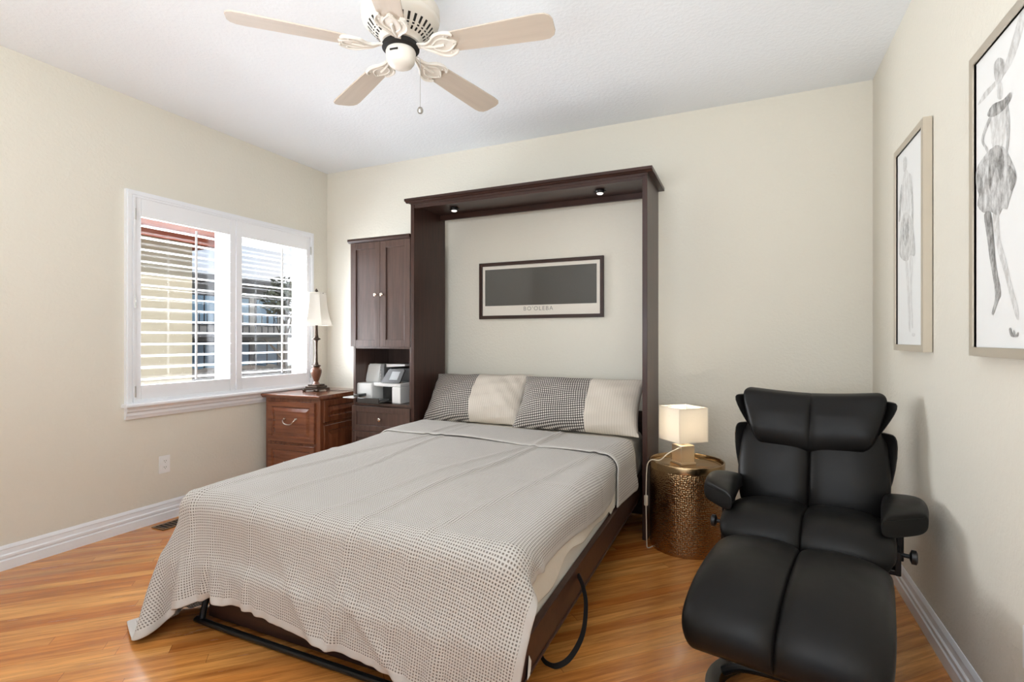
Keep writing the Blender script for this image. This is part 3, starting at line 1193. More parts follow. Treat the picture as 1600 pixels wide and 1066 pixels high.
def cloth_obj(name, P, UV, mats, matfn, parent=None, thick=.006, sub=1):
    nx, ny = P.shape[:2]
    me = bpy.data.meshes.new(name)
    V = P.reshape(-1, 3)
    F = []
    mi = []
    for i in range(nx - 1):
        for j in range(ny - 1):
            F.append((i * ny + j, (i + 1) * ny + j, (i + 1) * ny + j + 1, i * ny + j + 1))
            mi.append(matfn(i, j, nx, ny))
    me.from_pydata(V.tolist(), [], F)
    uv = me.uv_layers.new(name='UVMap')
    fl = UV.reshape(-1, 2)
    idx = np.zeros(len(me.loops), dtype=np.int32)
    me.loops.foreach_get('vertex_index', idx)
    uv.data.foreach_set('uv', fl[idx].astype(np.float32).ravel())
    for m in mats:
        me.materials.append(m)
    me.polygons.foreach_set('material_index', mi)
    for p in me.polygons:
        p.use_smooth = True
    o = bpy.data.objects.new(name, me)
    COL.objects.link(o)
    if parent:
        o.parent = parent
    s = o.modifiers.new('thick', 'SOLIDIFY')
    s.thickness = thick
    s.offset = 1
    if sub:
        s = o.modifiers.new('sub', 'SUBSURF')
        s.levels = s.render_levels = sub
    return o


hemf = lambda i, j, nx, ny: 1 if (i < 2 or j < 2 or i > nx - 4 or j > ny - 4) else 0
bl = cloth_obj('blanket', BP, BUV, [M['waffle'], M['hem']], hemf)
tag(bl, 'grey waffle-weave cotton blanket spread over the bed, one corner on the floor', 'blanket')
# turned-down band near the pillows
ny = BP.shape[1]
j0 = int(np.argmin(np.abs(BUV[0, :, 1] - 2.74)))
i0, i1 = int(np.argmin(np.abs(BUV[:, 0, 0] + 2.40))), BP.shape[0]
sl = (slice(i0, i1), slice(j0, ny))
wob = .010 + .004 * np.sin(BUV[sl][..., 0:1] * 7) * np.exp(-((BUV[sl][..., 1:2] - 2.74) / .08) ** 2)
BB2 = BP[sl] + BN[sl] * wob
BB2[..., 1] += (.06 * np.sin((BUV[sl][..., 0] + 2.2) * 1.9) - .05) * np.exp(-((BUV[sl][..., 1] - 2.74) / .25) ** 2)
# the folded double layer hangs a little lower on the right
ex = np.clip((BUV[sl][..., 0] + .60) / .08, 0, 1)
BB2[..., 2] -= .035 * ex
BB2[..., 0] += .008 * ex
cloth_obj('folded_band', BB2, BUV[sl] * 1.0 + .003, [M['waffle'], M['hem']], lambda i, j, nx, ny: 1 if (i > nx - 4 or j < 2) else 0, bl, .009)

# flat sheet showing at the head and along the right side
bm = NB()
uvs = []
cols = []
ys = np.linspace(1.44, 3.46, 70)
for y in ys:
    zt = .555
    hang = .355 + .022 * math.sin(y * 7.3) + .014 * math.sin(y * 17 + 1) + (.03 * math.sin(y * 31) if y > 2.6 else 0)
    if 2.50 < y < 3.1:
        hang -= .045
    out = -.6135 + .004 * math.sin(y * 9 + 2) + .003 * math.sin(y * 23)
    sec = [(-2.18, zt), (-1.5, zt + .006 * math.sin(y * 5)), (-.72, zt), (-.655, zt - .004), (-.629, zt - .022), (-.6185, zt - .06), (-.617, .42), (out + .006, hang)]
    cols.append([bm.verts.new((x, y, tz(x, y, z))) for x, z in sec])
for a, b in zip(cols, cols[1:]):
    for i in range(len(a) - 1):
        bm.faces.new((a[i], a[i + 1], b[i + 1], b[i]))
so = obj('flat_sheet', bm, M['sheet'], angle=80)
m_ = so.modifiers.new('thick', 'SOLIDIFY')
m_.thickness = .003
m_ = so.modifiers.new('sub', 'SUBSURF')
m_.levels = m_.render_levels = 2
tag(so, 'cream bed sheet peeking out below the grey blanket along the right side', 'sheet')


# ------------------------------------------------------------------ pillows
def pillow_part(W, Hh, Tk, u0, u1, seed, crump=0.):
    """closed pillow shell restricted to the span u0..u1 (fraction of width)"""
    bm = NB()
    uvl = bm.loops.layers.uv.new('UVMap')
    nu, nv = max(6, int(60 * (u1 - u0))), 34
    rs = np.random.RandomState(seed)
    ph = rs.uniform(0, 6.28, 8)

    def pt(u, v, s):
        a, b = 2 * u - 1, 2 * v - 1
        e = max(0., 1 - abs(a) ** 3.2) ** .52 * max(0., 1 - abs(b) ** 2.4) ** .60
        x = a * W / 2 * (1 - .05 * (1 - abs(a) ** 2) * 0 - .055 * (1 - b * b) * abs(a) ** 4)
        z = Hh / 2 + b * Hh / 2 * (1 - .07 * (1 - a * a) * abs(b) ** 3)
        y = s * e * Tk / 2
        wv = .004 * math.sin(9 * a + 5 * b + ph[0]) + .003 * math.sin(15 * b - 7 * a + ph[1])
        if crump:
            wv += crump * (math.sin(22 * (a + .55 * b) + ph[2]) * .5 + math.sin(31 * (b - .3 * a) + ph[3]) * .3) * max(0, a - .05)
        y += s * wv * min(1, e * 3)
        return Vector((x, y, z))
    for s in (-1, 1):
        g = []
        for i in range(nu + 1):
            u = u0 + (u1 - u0) * i / nu
            g.append([(bm.verts.new(pt(u, .5 - .5 * math.cos(PI * j / nv), s)), u * W, (.5 - .5 * math.cos(PI * j / nv)) * Hh) for j in range(nv + 1)])
        for i in range(nu):
            for j in range(nv):
                q = [g[i][j], g[i + 1][j], g[i + 1][j + 1], g[i][j + 1]]
                f = bm.faces.new([k[0] for k in q])
                for lp, k in zip(f.loops, q):
                    lp[uvl].uv = (k[1], k[2])
    bmesh.ops.remove_doubles(bm, verts=bm.verts, dist=.0008)
    return bm


def pillow(label, loc, rot, W, Hh, split, seed, crump=0.):
    t = thing('pillow', label, 'pillow', loc, 0, 'bed pillows')
    t.rotation_euler = rot
    obj('check_panel', pillow_part(W, Hh, .215, 0, split, seed), M['check'], t, angle=80)['label'] = 'dark and white woven check panel'
    obj('ribbed_panel', pillow_part(W, Hh, .215, split, 1, seed, crump), M['rib'], t, angle=80)['label'] = 'plain cream ribbed panel'
    return t


pillow('left pillow with a woven check panel and a rumpled cream end, below the wall print', (-1.80, 3.235, .606), (math.radians(-36), math.radians(-1), math.radians(1)), .80, .415, .50, 2, .012)
pillow('right pillow with a larger woven check panel and smooth ribbed cream end, overlapping the other', (-1.015, 3.165, .611), (math.radians(-36), math.radians(0), math.radians(-1)), .85, .41, .60, 5)

# ------------------------------------------------------------------ framed print above the bed
t = thing('framed_print', 'black framed wide dark print with cream border inside the bed surround', 'picture', (-1.432, YB, 1.587))
fnB = lambda a, b, d: (a, -d, b)
bm = NB()
frame_ring(bm, -.503, .503, -.221, .221, .026, 0, .022, fnB)
frame_ring(bm, -.499, .499, -.217, .217, .010, .022, .027, fnB)
obj('frame', bm, M['esph'], t)
bm = NB()
prism(bm, [(-.48, -.2), (.48, -.2), (.48, .2), (-.48, .2)], .004, .008, fnB)
obj('mat_board', bm, M['matboard'], t, smooth=False)
bm = NB()
prism(bm, [(-.455, -.118), (.45, -.118), (.45, .168), (-.455, .168)], .008, .010, fnB)
obj('print', bm, M['printdark'], t, smooth=False)
cu = bpy.data.curves.new('lettering', 'FONT')
cu.body = "BO'OLEBA"
cu.size = .044
cu.align_x = 'CENTER'
cu.space_character = 1.25
cu.extrude = .0003
co = bpy.data.objects.new('lettering', cu)
COL.objects.link(co)
dg = bpy.context.evaluated_depsgraph_get()
me = bpy.data.meshes.new_from_object(co.evaluated_get(dg))
bpy.data.objects.remove(co)
lo = bpy.data.objects.new('lettering', me)
me.materials.clear()
me.materials.append(M['letter'])
COL.objects.link(lo)
lo.parent = t
lo.location = (-.005, -.0085, -.160)
lo.rotation_euler = (PI / 2, 0, 0)
bm = NB()
prism(bm, [(-.478, -.197), (.478, -.197), (.478, .197), (-.478, .197)], .0125, .0135, fnB)
obj('glazing', bm, M['pglass'], t, smooth=False)

# ------------------------------------------------------------------ fashion sketches on the right wall
FIG_A = dict(
    ink3=[[(.04, .782), (.09, .80), (.15, .80), (.216, .812), (.30, .90), (.36, .96), (.375, .93), (.321, .85), (.259, .80), (.159, .785), (.08, .778)],
          [(.178, .787), (.205, .775), (.21, .732), (.178, .744)],
          [(.13, .713), (.238, .70), (.232, .653), (.21, .595), (.147, .613), (.135, .668)],
          [(.147, .417), (.183, .412), (.194, .34), (.232, .273), (.265, .20), (.30, .14), (.304, .106), (.29, .111), (.259, .162), (.223, .234), (.171, .323)]],
    ink2=[[(.155, .85), (.183, .857), (.216, .835), (.223, .802), (.205, .785), (.178, .782), (.159, .816)],
          [(.123, .71), (.09, .69), (.067, .661), (.098, .623), (.116, .601), (.111, .624), (.085, .654), (.106, .682), (.14, .698)],
          [(.238, .705), (.253, .664), (.253, .605), (.238, .561), (.227, .564), (.236, .611), (.227, .675)],
          [(.147, .613), (.21, .595), (.259, .544), (.294, .485), (.269, .453), (.25, .43), (.238, .412), (.21, .42), (.183, .406), (.13, .43), (.085, .436), (.04, .468), (.05, .50), (.032, .527), (.032, .583), (.085, .605)]],
    ink1=[[(.111, .721), (.147, .738), (.216, .724), (.259, .726), (.263, .709), (.227, .695), (.159, .699)],
          [(.15, .61), (.20, .597), (.225, .54), (.20, .50), (.17, .55), (.13, .49), (.12, .55)],
          [(.09, .429), (.135, .425), (.155, .347), (.171, .261), (.201, .186), (.183, .162), (.155, .127), (.143, .13), (.164, .168), (.159, .21), (.13, .288), (.111, .355)],
          [(.25, .53), (.29, .49), (.27, .455), (.255, .47)], [(.04, .57), (.08, .53), (.06, .49), (.045, .52)],
          [(.253, .078), (.262, .084), (.27, .066), (.28, .078), (.29, .064), (.304, .072), (.30, .060), (.265, .060)]])
FIG_B = dict(
    ink3=[[(.116, .783), (.152, .823), (.18, .814), (.203, .795), (.257, .76), (.241, .685), (.225, .594), (.128, .615), (.099, .688)],
          [(.157, .41), (.192, .405), (.225, .277), (.241, .102), (.214, .102), (.192, .247)],
          [(.225, .404), (.268, .405), (.257, .274), (.278, .116), (.257, .117), (.236, .276)],
          [(.268, .078), (.304, .077), (.304, .065), (.268, .065)]],
    ink2=[[(.128, .871), (.157, .881), (.186, .853), (.175, .816), (.128, .821)],
          [(.111, .619), (.241, .591), (.309, .438), (.294, .409), (.24, .42), (.186, .401), (.086, .431), (.056, .478)],
          [(.236, .766), (.268, .71), (.278, .567), (.257, .556), (.252, .667)]],
    ink1=[[(.099, .772), (.062, .697), (.049, .615), (.074, .61), (.086, .675), (.116, .717)],
          [(.13, .60), (.20, .59), (.22, .52), (.17, .47), (.12, .53)]])


def sketch(name, label, y_left, wd, z0, ht, fig, tones):
    t = thing(name, label, 'picture', (XR, y_left, z0), 0, 'fashion sketches on the right wall')
    fn = lambda a, b, d: (-d, -a, b)
    bm = NB()
    frame_ring(bm, 0, wd, 0, ht, .028, .004, .034, fn)
    obj('frame', bm, [M['silverframe']], t, smooth=False)
    bm = NB()
    frame_ring(bm, .025, wd - .025, .025, ht - .025, .003, .020, .030, fn)
    obj('inner_lip', bm, M['silverframe'], t, smooth=False)
    bm = NB()
    prism(bm, [(.02, .02), (wd - .02, .02), (wd - .02, ht - .02), (.02, ht - .02)], .020, .024, fn)
    pp = obj('paper', bm, M['paper'], t, smooth=False)
    d = .0243
    for key, tone in zip(('ink3', 'ink2', 'ink1'), tones):
        for poly in fig[key]:
            bm = NB()
            pl = spline([(a, b, 0) for a, b in poly], 3, closed=True)
            fc = bm.faces.new([bm.verts.new(fn(p.x, p.y, d)) for p in pl])
            fc.normal_update()
            bmesh.ops.triangulate(bm, faces=[fc], ngon_method='EAR_CLIP')
            obj('ink_wash', bm, M[tone], pp, smooth=False)
            d += .00012
    return t


sketch('sketch_picture', 'silver framed ink sketch of a woman in a wide hat, cut by photo edge', 2.10, .452, 1.155, .940, FIG_A, ('ink3', 'ink2', 'ink1'))
sketch('sketch_picture', 'silver framed paler ink sketch of a dress figure, nearer the room corner', 3.02, .452, 1.155, .945, FIG_B, ('ink4', 'ink3', 'ink2'))

# ------------------------------------------------------------------ storage tower
TX0, TX1, TY, TYB = -2.815, -2.252, 3.17, 3.60
t = thing('storage_tower', 'tall espresso cabinet with two upper doors, open niche and drawers beside the bed', 'cabinet', (0, 0, 0))
bm = NB()
box(bm, TX0 + .012, TX0 + .032, TY, TYB, 0, 1.955)
box(bm, TX1 - .022, TX1 - .002, TY, TYB, 0, 1.955)
box(bm, TX0 + .032, TX1 - .022, TYB - .015, TYB, 0, 1.955)
box(bm, TX0 + .032, TX1 - .022, TY + .004, TYB - .015, .695, .715)
box(bm, TX0 + .032, TX1 - .022, TY + .002, TYB - .015, 1.135, 1.155)
box(bm, TX0 + .032, TX1 - .022, TY + .002, TYB - .015, 1.935, 1.955)
obj('carcass', bm, M['tower'], t, smooth=False)
bm = NB()
prism(bm, [(0, 1.955), (.020, 1.955), (.028, 1.962), (.034, 1.968), (.034, 1.984), (0, 1.984)], TX0 - .02, TX1, lambda a, b, d: (d, TY - a, b))
box(bm, TX0 - .02, TX1, TY, TYB, 1.957, 1.984)
obj('crown', bm, M['esph'], t)


def shaker(bm, x0, x1, z0, z1, yf, th=.02, st=.052):
    """frame and recessed panel; front at yf, towards -y"""
    fr = lambda a, b, d: (a, yf + d, b)
    box(bm, x0, x0 + st, yf, yf + th, z0, z1, bev=.0015)
    box(bm, x1 - st, x1, yf, yf + th, z0, z1, bev=.0015)
    box(bm, x0 + st, x1 - st, yf + .0004, yf + th, z0, z0 + st, bev=.0015)
    box(bm, x0 + st, x1 - st, yf + .0004, yf + th, z1 - st, z1, bev=.0015)


def knob(parent, x, y, z):
    bm = NB()
    for a, b, r0, r1 in ((0, .012, .0075, .006), (.012, .020, .006, .014), (.020, .026, .014, .013), (.026, .029, .013, .007)):
        cyl(bm, (x, y - a, z), (x, y - b, z), r0, r1, 16)
    return obj('knob', bm, M['nickel'], parent)


xm = (TX0 + TX1) / 2 + .005
for x0, x1, kx in ((TX0, xm - .0015, xm - .030), (xm + .0015, TX1 - .002, xm + .030)):
    bm = NB()
    shaker(bm, x0, x1, 1.150, 1.952, TY - .02)
    d_ = obj('door', bm, M['tower'], t)
    obj('door_panel', bx(x0 + .05, x1 - .05, TY - .010, TY - .004, 1.20, 1.904), M['tower'], d_, smooth=False)
    knob(d_, kx, TY - .02, 1.545)
for z0, z1 in ((.500, .692), (.300, .496), (.08, .296)):
    bm = NB()
    shaker(bm, TX0 + .012, TX1 - .004, z0, z1, TY - .02, st=.045)
    d_ = obj('drawer', bm, M['tower'], t)
    obj('drawer_panel', bx(TX0 + .055, TX1 - .047, TY - .010, TY - .004, z0 + .04, z1 - .04), M['tower'], d_, smooth=False)
    knob(d_, xm, TY - .010, (z0 + z1) / 2)

# ------------------------------------------------------------------ printer in the niche
t = thing('printer', 'white and black all-in-one printer in the open niche of the tower', 'printer', (-2.555, 3.31, .7155), math.radians(0))
t.scale = (1.13, 1.0, 1.2)
bm = NB()
box(bm, -.215, -.075, -.12, .20, .0, .125, bev=.012, seg=3)
box(bm, -.075, .150, -.10, .20, .105, .130, bev=.006)
box(bm, .080, .150, -.10, .20, .0, .105, bev=.006)
box(bm, -.075, .080, .02, .20, .0, .105)
obj('body', bm, M['print_w'], t)
bm = NB()
box(bm, -.075, .080, -.085, .02, .006, .012)
box(bm, -.072, .078, .012, .0195, .012, .104)
obj('paper_slot', bm, M['print_s'], t, smooth=False)
bm = NB()                                        # lifted white paper support / scanner side at the left
prism(bm, [(-.205, .125), (-.195, .245), (-.075, .245), (-.075, .125)], -.03, .06, lambda a, b, d: (a, d + (b - .125) * .25, b))
bmesh.ops.bevel(bm, geom=list(bm.edges), offset=.008, segments=2, affect='EDGES')
obj('cover', bm, M['print_w'], t)
bm = NB()
box(bm, -.070, -.040, -.02, .08, .130, .245, bev=.003)
for k in range(5):
    box(bm, -.069, -.041, -.023, -.018, .142 + k * .02, .150 + k * .02)
obj('scanner_hinge', bm, M['print_g'], t)
bm = NB()
prism(bm, [(-.035, .225), (.120, .235), (.125, .246), (-.035, .246)], .0, .16, lambda a, b, d: (a, d, b))
obj('feeder_lid', bm, M['print_w'], t, smooth=False)
obj('feeder', bx(-.030, .135, .05, .19, .130, .222, bev=.006), M['blackplastic'], t)
bm = NB()
fnp = lambda a, b, d: (a, -.10 + b * .42 - d, .131 + b * .9)
prism(bm, [(-.005, .0), (.150, .0), (.168, .088), (.160, .098), (.045, .098), (.035, .09)], 0, .012, fnp)
cpn = obj('control_panel', bm, M['print_s'], t)
bm = NB()
prism(bm, [(.060, .022), (.125, .022), (.138, .080), (.072, .080)], .012, .0135, fnp)
obj('screen', bm, M['screen'], cpn, smooth=False)
bm = NB()
box(bm, -.130, .060, -.215, -.098, .012, .030, bev=.004)
box(bm, -.125, .055, -.222, -.214, .006, .040, bev=.003)
box(bm, -.170, -.120, -.205, -.12, .040, .060, bev=.004)
obj('output_tray', bm, M['print_s'], t)
bm = NB()
prism(bm, [(-.265, .030), (-.175, .030), (-.150, .044), (-.150, .050), (-.265, .036)], -.20, -.115, lambda a, b, d: (a, d, b))
obj('paper_flap', bm, M['print_w'], t, smooth=False)

# ------------------------------------------------------------------ cherry file cabinet
CW, CD, CH = .535, .60, .777
t = thing('file_cabinet', 'reddish cherry wood two-drawer file cabinet below the window corner', 'cabinet', (-2.945, 2.955, 0), math.radians(4))
# local: x from -CW to 0, y from 0 (front) to CD
bm = NB()
box(bm, -CW, 0, .012, CD, .0, CH - .028, bev=.002)
obj('carcass', bm, M['cherryv'], t)
bm = NB()
prism(bm, [(-.012, CH - .028), (-.016, CH - .020), (-.024, CH - .012), (-.024, CH - .003), (-.021, CH), (CD, CH), (CD, CH - .028)], -CW - .016, .018, lambda a, b, d: (d, a, b))
obj('top', bm, M['cherry'], t)


def raised(bm, x0, x1, z0, z1, y0, fn, st=.05):
    """drawer front / side panel with a raised field"""
    def ring(o, d):
        return [bm.verts.new(fn(a, b, d)) for a, b in ((x0 + o, z0 + o), (x1 - o, z0 + o), (x1 - o, z1 - o), (x0 + o, z1 - o))]
    R = [ring(0, 0), ring(0, y0 - .003), ring(.003, y0), ring(st * .8, y0), ring(st * .9, y0 - .008), ring(st, y0 - .009), ring(st * 1.45, y0 - .001), ring(st * 1.5, y0)]
    for p, q in zip(R, R[1:]):
        for k in range(4):
            j = (k + 1) % 4
            bm.faces.new((p[k], p[j], q[j], q[k]))
    bm.faces.new(R[-1])
    bm.faces.new(R[0][::-1])


fnF = lambda a, b, d: (a, .012 - d, b)
for z0, z1 in ((.405, .720), (.065, .385)):
    bm = NB()
    raised(bm, -CW + .035, -.045, z0, z1, .018, fnF, .05)
    d_ = obj('drawer', bm, M['cherry'], t, angle=20)
    zc, xc = (z0 + z1) / 2 + .01, -CW / 2 - .005
    bm = NB()
    pts = spline([(xc - .055, -.012, zc + .012), (xc - .054, -.028, zc + .004), (xc - .035, -.034, zc - .018), (xc, -.036, zc - .024), (xc + .035, -.034, zc - .018), (xc + .054, -.028, zc + .004), (xc + .055, -.012, zc + .012)], 6)
    tube(bm, pts, .0045, 10)
    for s in (-1, 1):
        cyl(bm, (xc + s * .055, -.005, zc + .014), (xc + s * .055, -.016, zc + .014), .011, .008, 14)
    obj('handle', bm, M['nickel'], d_)
fnS = lambda a, b, d: (d, a, b)
for a0, a1, z0, z1 in ((.045, CD - .03, .565, .735), (.045, CD - .03, .06, .545)):
    bm = NB()
    raised(bm, a0, a1, z0, z1, .012, fnS, .055)
    obj('side_panel', bm, M['cherryv'], t, angle=20)

# ------------------------------------------------------------------ buffet lamp on the file cabinet
LX, LY, LZ = -3.265, 3.245, CH + .0005
t = thing('buffet_lamp', 'tall slender lamp with white bell shade and brown urn base on the file cabinet', 'lamp', (LX, LY, LZ), math.radians(4))
bm = NB()
box(bm, -.075, .075, -.075, .075, .010, .024, bev=.003)
box(bm, -.062, .062, -.062, .062, .024, .042, bev=.006)
box(bm, -.048, .048, -.048, .048, .042, .055, bev=.005)
for sx in (-1, 1):
    for sy in (-1, 1):
        lathe(bm, [(.010, 0), (.016, .004), (.016, .012), (.01, .016)], (sx * .066, sy * .066, 0), seg=12)
obj('plinth', bm, M['bronze'], t)
bm = NB()
lathe(bm, [(.030, .055), (.024, .066), (.018, .078), (.024, .092), (.036, .125), (.044, .155), (.043, .175), (.034, .190), (.024, .198)], seg=28)
obj('urn', bm, M['urn'], t)
bm = NB()
lathe(bm, [(.024, .198), (.036, .204), (.036, .210), (.018, .218), (.012, .24), (.010, .34), (.011, .40), (.014, .418), (.034, .428), (.034, .434), (.018, .444), (.014, .47), (.012, .52), (.012, .60)], seg=24)
obj('stem', bm, M['bronze'], t)
bm = NB()
sides = 6
prof = [(.128, .545), (.110, .60), (.096, .66), (.086, .72), (.080, .79), (.078, .815)]
rings = []
for r, z in prof:
    ring = []
    for k in range(sides):
        a0 = 2 * PI * k / sides + PI / 6
        a1 = 2 * PI * (k + 1) / sides + PI / 6
        for f in (0, .33, .67):
            p = Vector((math.cos(a0), math.sin(a0))).lerp(Vector((math.cos(a1), math.sin(a1))), f)
            p *= r * (1 - .05 * math.sin(f * PI))
            ring.append(bm.verts.new((p.x, p.y, z)))
    rings.append(ring)
for a, b in zip(rings, rings[1:]):
    for i in range(len(a)):
        bm.faces.new((a[i], a[(i + 1) % len(a)], b[(i + 1) % len(b)], b[i]))
sh = obj('lamp_shade', bm, M['shade'], t, angle=25)
m_ = sh.modifiers.new('thick', 'SOLIDIFY')
m_.thickness = .002
bm = NB()
for z, r in ((.546, .129), (.814, .079)):
    pts = [(r * math.cos(2 * PI * k / 6 + PI / 6), r * math.sin(2 * PI * k / 6 + PI / 6), z) for k in range(6)]
    tube(bm, pts, .003, 6, closed=True)
obj('shade_trim', bm, M['shade'], sh)
bm = NB()
cyl(bm, (0, 0, .60), (0, 0, .80), .004, seg=8)
for a in (0, PI / 3 * 2, PI / 3 * 4):
    cyl(bm, (0, 0, .80), (.077 * math.cos(a), .077 * math.sin(a), .812), .0018, seg=6)
obj('harp', bm, M['bronze'], t)
bm = NB()
lathe(bm, [(.006, .800), (.006, .825), (.015, .828), (.015, .832), (.008, .842), (.002, .852)], seg=16)
obj('finial', bm, M['bronze'], t)
bm = NB()
tube(bm, spline([(.07, .01, .022), (.10, .02, .004), (.16, .06, .004), (.22, .05, .004), (.285, .11, .004), (.300, .17, .004), (.27, .22, .004)], 8), .0025, 8)
obj('power_cord', bm, M['cordb'], t)

# ------------------------------------------------------------------ drum side table + cube lamp
DX, DY, DR, DH = -.318, 3.175, .207, .500
t = thing('drum_table', 'hammered bronze drum side table between the bed and the recliner', 'side table', (DX, DY, 0))
bm = NB()
uvl = bm.loops.layers.uv.new('UVMap')
prof = [(DR - .004, 0), (DR - .002, .004), (DR, .02)] + [(DR, .02 + k * .05) for k in range(1, 9)] + [(DR, .455), (DR - .001, .460)]
seg = 96
rings = [[bm.verts.new((r * math.cos(2 * PI * i / seg), r * math.sin(2 * PI * i / seg), z)) for i in range(seg)] for r, z in prof]
for k in range(len(rings) - 1):
    for i in range(seg):
        j = (i + 1) % seg
        f = bm.faces.new((rings[k][i], rings[k][j], rings[k + 1][j], rings[k + 1][i]))
        uu = [i / seg * 1.3, (i + 1) / seg * 1.3, (i + 1) / seg * 1.3, i / seg * 1.3]
        vv = [prof[k][1], prof[k][1], prof[k + 1][1], prof[k + 1][1]]
        for lp, a, b in zip(f.loops, uu, vv):
            lp[uvl].uv = (a, b)
obj('drum', bm, M['brass'], t, angle=60)
bm = NB()
lathe(bm, [(DR - .003, .458), (DR + .004, .460), (DR + .005, .495), (DR + .003, DH), (DR - .004, DH), (DR - .007, .494), (DR - .009, .478), (DR - .014, .474), (.002, .473)], seg=72, cap0=False)
obj('tray_top', bm, M['brassp'], t, angle=40)

QX, QY, QZ = -.340, 3.205, .4735
t = thing('cube_lamp', 'small lit lamp with a white cube shade on the bronze drum table', 'lamp', (QX, QY, QZ), math.radians(43))
bm = NB()
box(bm, -.052, .052, -.052, .052, 0, .012, bev=.002)
box(bm, -.046, .046, -.046, .046, .012, .110, bev=.003)
obj('base', bm, M['gold'], t)
bm = NB()
cyl(bm, (0, 0, .110), (0, 0, .20), .008, seg=14)
cyl(bm, (0, 0, .165), (0, 0, .205), .016, seg=18)
obj('stem', bm, M['gold'], t)
bm = NB()
bmesh.ops.create_uvsphere(bm, u_segments=20, v_segments=14, radius=.028, matrix=Matrix.Translation((0, 0, .238)))
obj('bulb', bm, M['bulb'], t)
S0, S1, SR = .137, .333, .098
bm = NB()
frame_ring(bm, -SR, SR, -SR, SR, .002, S0, S1, lambda a, b, d: (a, b, d))
sh = obj('lamp_shade', bm, M['shade2'], t, smooth=False)
bm = NB()
for z in (S0 + .002, S1 - .002):
    frame_ring(bm, -SR - .001, SR + .001, -SR - .001, SR + .001, .005, z - .003, z + .003, lambda a, b, d: (a, b, d))
for sx in (-1, 1):
    for sy in (-1, 1):
        cyl(bm, (sx * SR, sy * SR, S0), (sx * SR, sy * SR, S1), .0018, seg=6)
obj('shade_edging', bm, M['shade2'], sh)
bm = NB()
for a in (0, PI / 2):
    cyl(bm, (-SR * math.cos(a), -SR * math.sin(a), S1 - .05), (SR * math.cos(a), SR * math.sin(a), S1 - .05), .0016, seg=6)
obj('shade_spider', bm, M['gold'], t)
lb = lamp('cube_lamp_light', 'POINT', (QX, QY, QZ + .238), (0, 0, 0), 12., (1, .91, .77), shadow_soft_size=.032)
# cord from lamp to floor, in the lamp's own frame
Ri = Matrix.Rotation(-math.radians(43), 4, 'Z')
cw = [(QX - .01, QY - .05, QZ + .100), (QX - .07, QY - .09, QZ + .070), (-.455, 3.075, .507), (-.494, 3.045, .512), (-.516, 3.035, .49), (-.522, 3.03, .44), (-.524, 3.025, .34), (-.524, 3.02, .27), (-.522, 3.02, .16), (-.520, 3.02, .05), (-.516, 3.03, .006), (-.49, 3.08, .004)]
bm = NB()
tube(bm, spline([Ri @ Vector((x - QX, y - QY, z - QZ)) for x, y, z in cw], 8), .003, 8)
cdo = obj('power_cord', bm, M['cordw'], t)
p = Ri @ Vector((-.524 - QX, 3.02 - QY, .28 - QZ))
bm = NB()
box(bm, p.x - .010, p.x + .010, p.y - .009, p.y + .009, p.z - .03, p.z + .03, bev=.005)
obj('inline_switch', bm, M['cordw'], cdo)

# ------------------------------------------------------------------ recliner
t = thing('recliner_chair', 'black leather swivel recliner with headrest and padded arms in the right corner', 'armchair', (.227, 2.473, 0), math.radians(-9.5))
# seat: path from front (down) to back, local y + is back
bm = pad([(-.245, .375, .280, .05), (-.225, .425, .295, .060), (-.12, .450, .300, .068), (.04, .432, .295, .070), (.20, .405, .285, .065)], 3.4, .016, .03)
obj('seat_cushion', bm, M['leather'], t, angle=80)
# back cushion, path bottom to top; top side of pad() is the left normal of the direction => front
bm = pad([(.165, .400, .275, .055), (.185, .50, .290, .070), (.215, .60, .298, .072), (.266, .72, .292, .064), (.312, .80, .280, .046)], 3.6, .018, .03)
obj('back_cushion', bm, M['leather'], t, angle=80)


def wing(path, th=.016):
    """upright leather shell behind a cushion: list of (halfwidth, y, z) with curved plan"""
    bm = NB()
    rows_f, rows_b = [], []
    n = 28
    for hw, y, z, fwd in path:
        rf, rb = [], []
        for i in range(n + 1):
            s = -1 + 2 * i / n
            x = hw * s
            c = fwd * abs(s) ** 5
            zz = z
            rf.append(bm.verts.new((x, y - c - th, zz)))
            rb.append(bm.verts.new((x * 1.01, y - c + th, zz)))
        rows_f.append(rf)
        rows_b.append(rb)
    R = len(path)
    for k in range(R - 1):
        for i in range(n):
            bm.faces.new((rows_f[k][i], rows_f[k][i + 1], rows_f[k + 1][i + 1], rows_f[k + 1][i]))
            bm.faces.new((rows_b[k][i + 1], rows_b[k][i], rows_b[k + 1][i], rows_b[k + 1][i + 1]))
        bm.faces.new((rows_f[k][0], rows_f[k + 1][0], rows_b[k + 1][0], rows_b[k][0]))
        bm.faces.new((rows_f[k + 1][n], rows_f[k][n], rows_b[k][n], rows_b[k + 1][n]))
    for i in range(n):
        bm.faces.new((rows_f[0][i + 1], rows_f[0][i], rows_b[0][i], rows_b[0][i + 1]))
        bm.faces.new((rows_f[-1][i], rows_f[-1][i + 1], rows_b[-1][i + 1], rows_b[-1][i]))
    return bm


def sub(o, n=1):
    m_ = o.modifiers.new('sub', 'SUBSURF')
    m_.levels = m_.render_levels = n
    return o


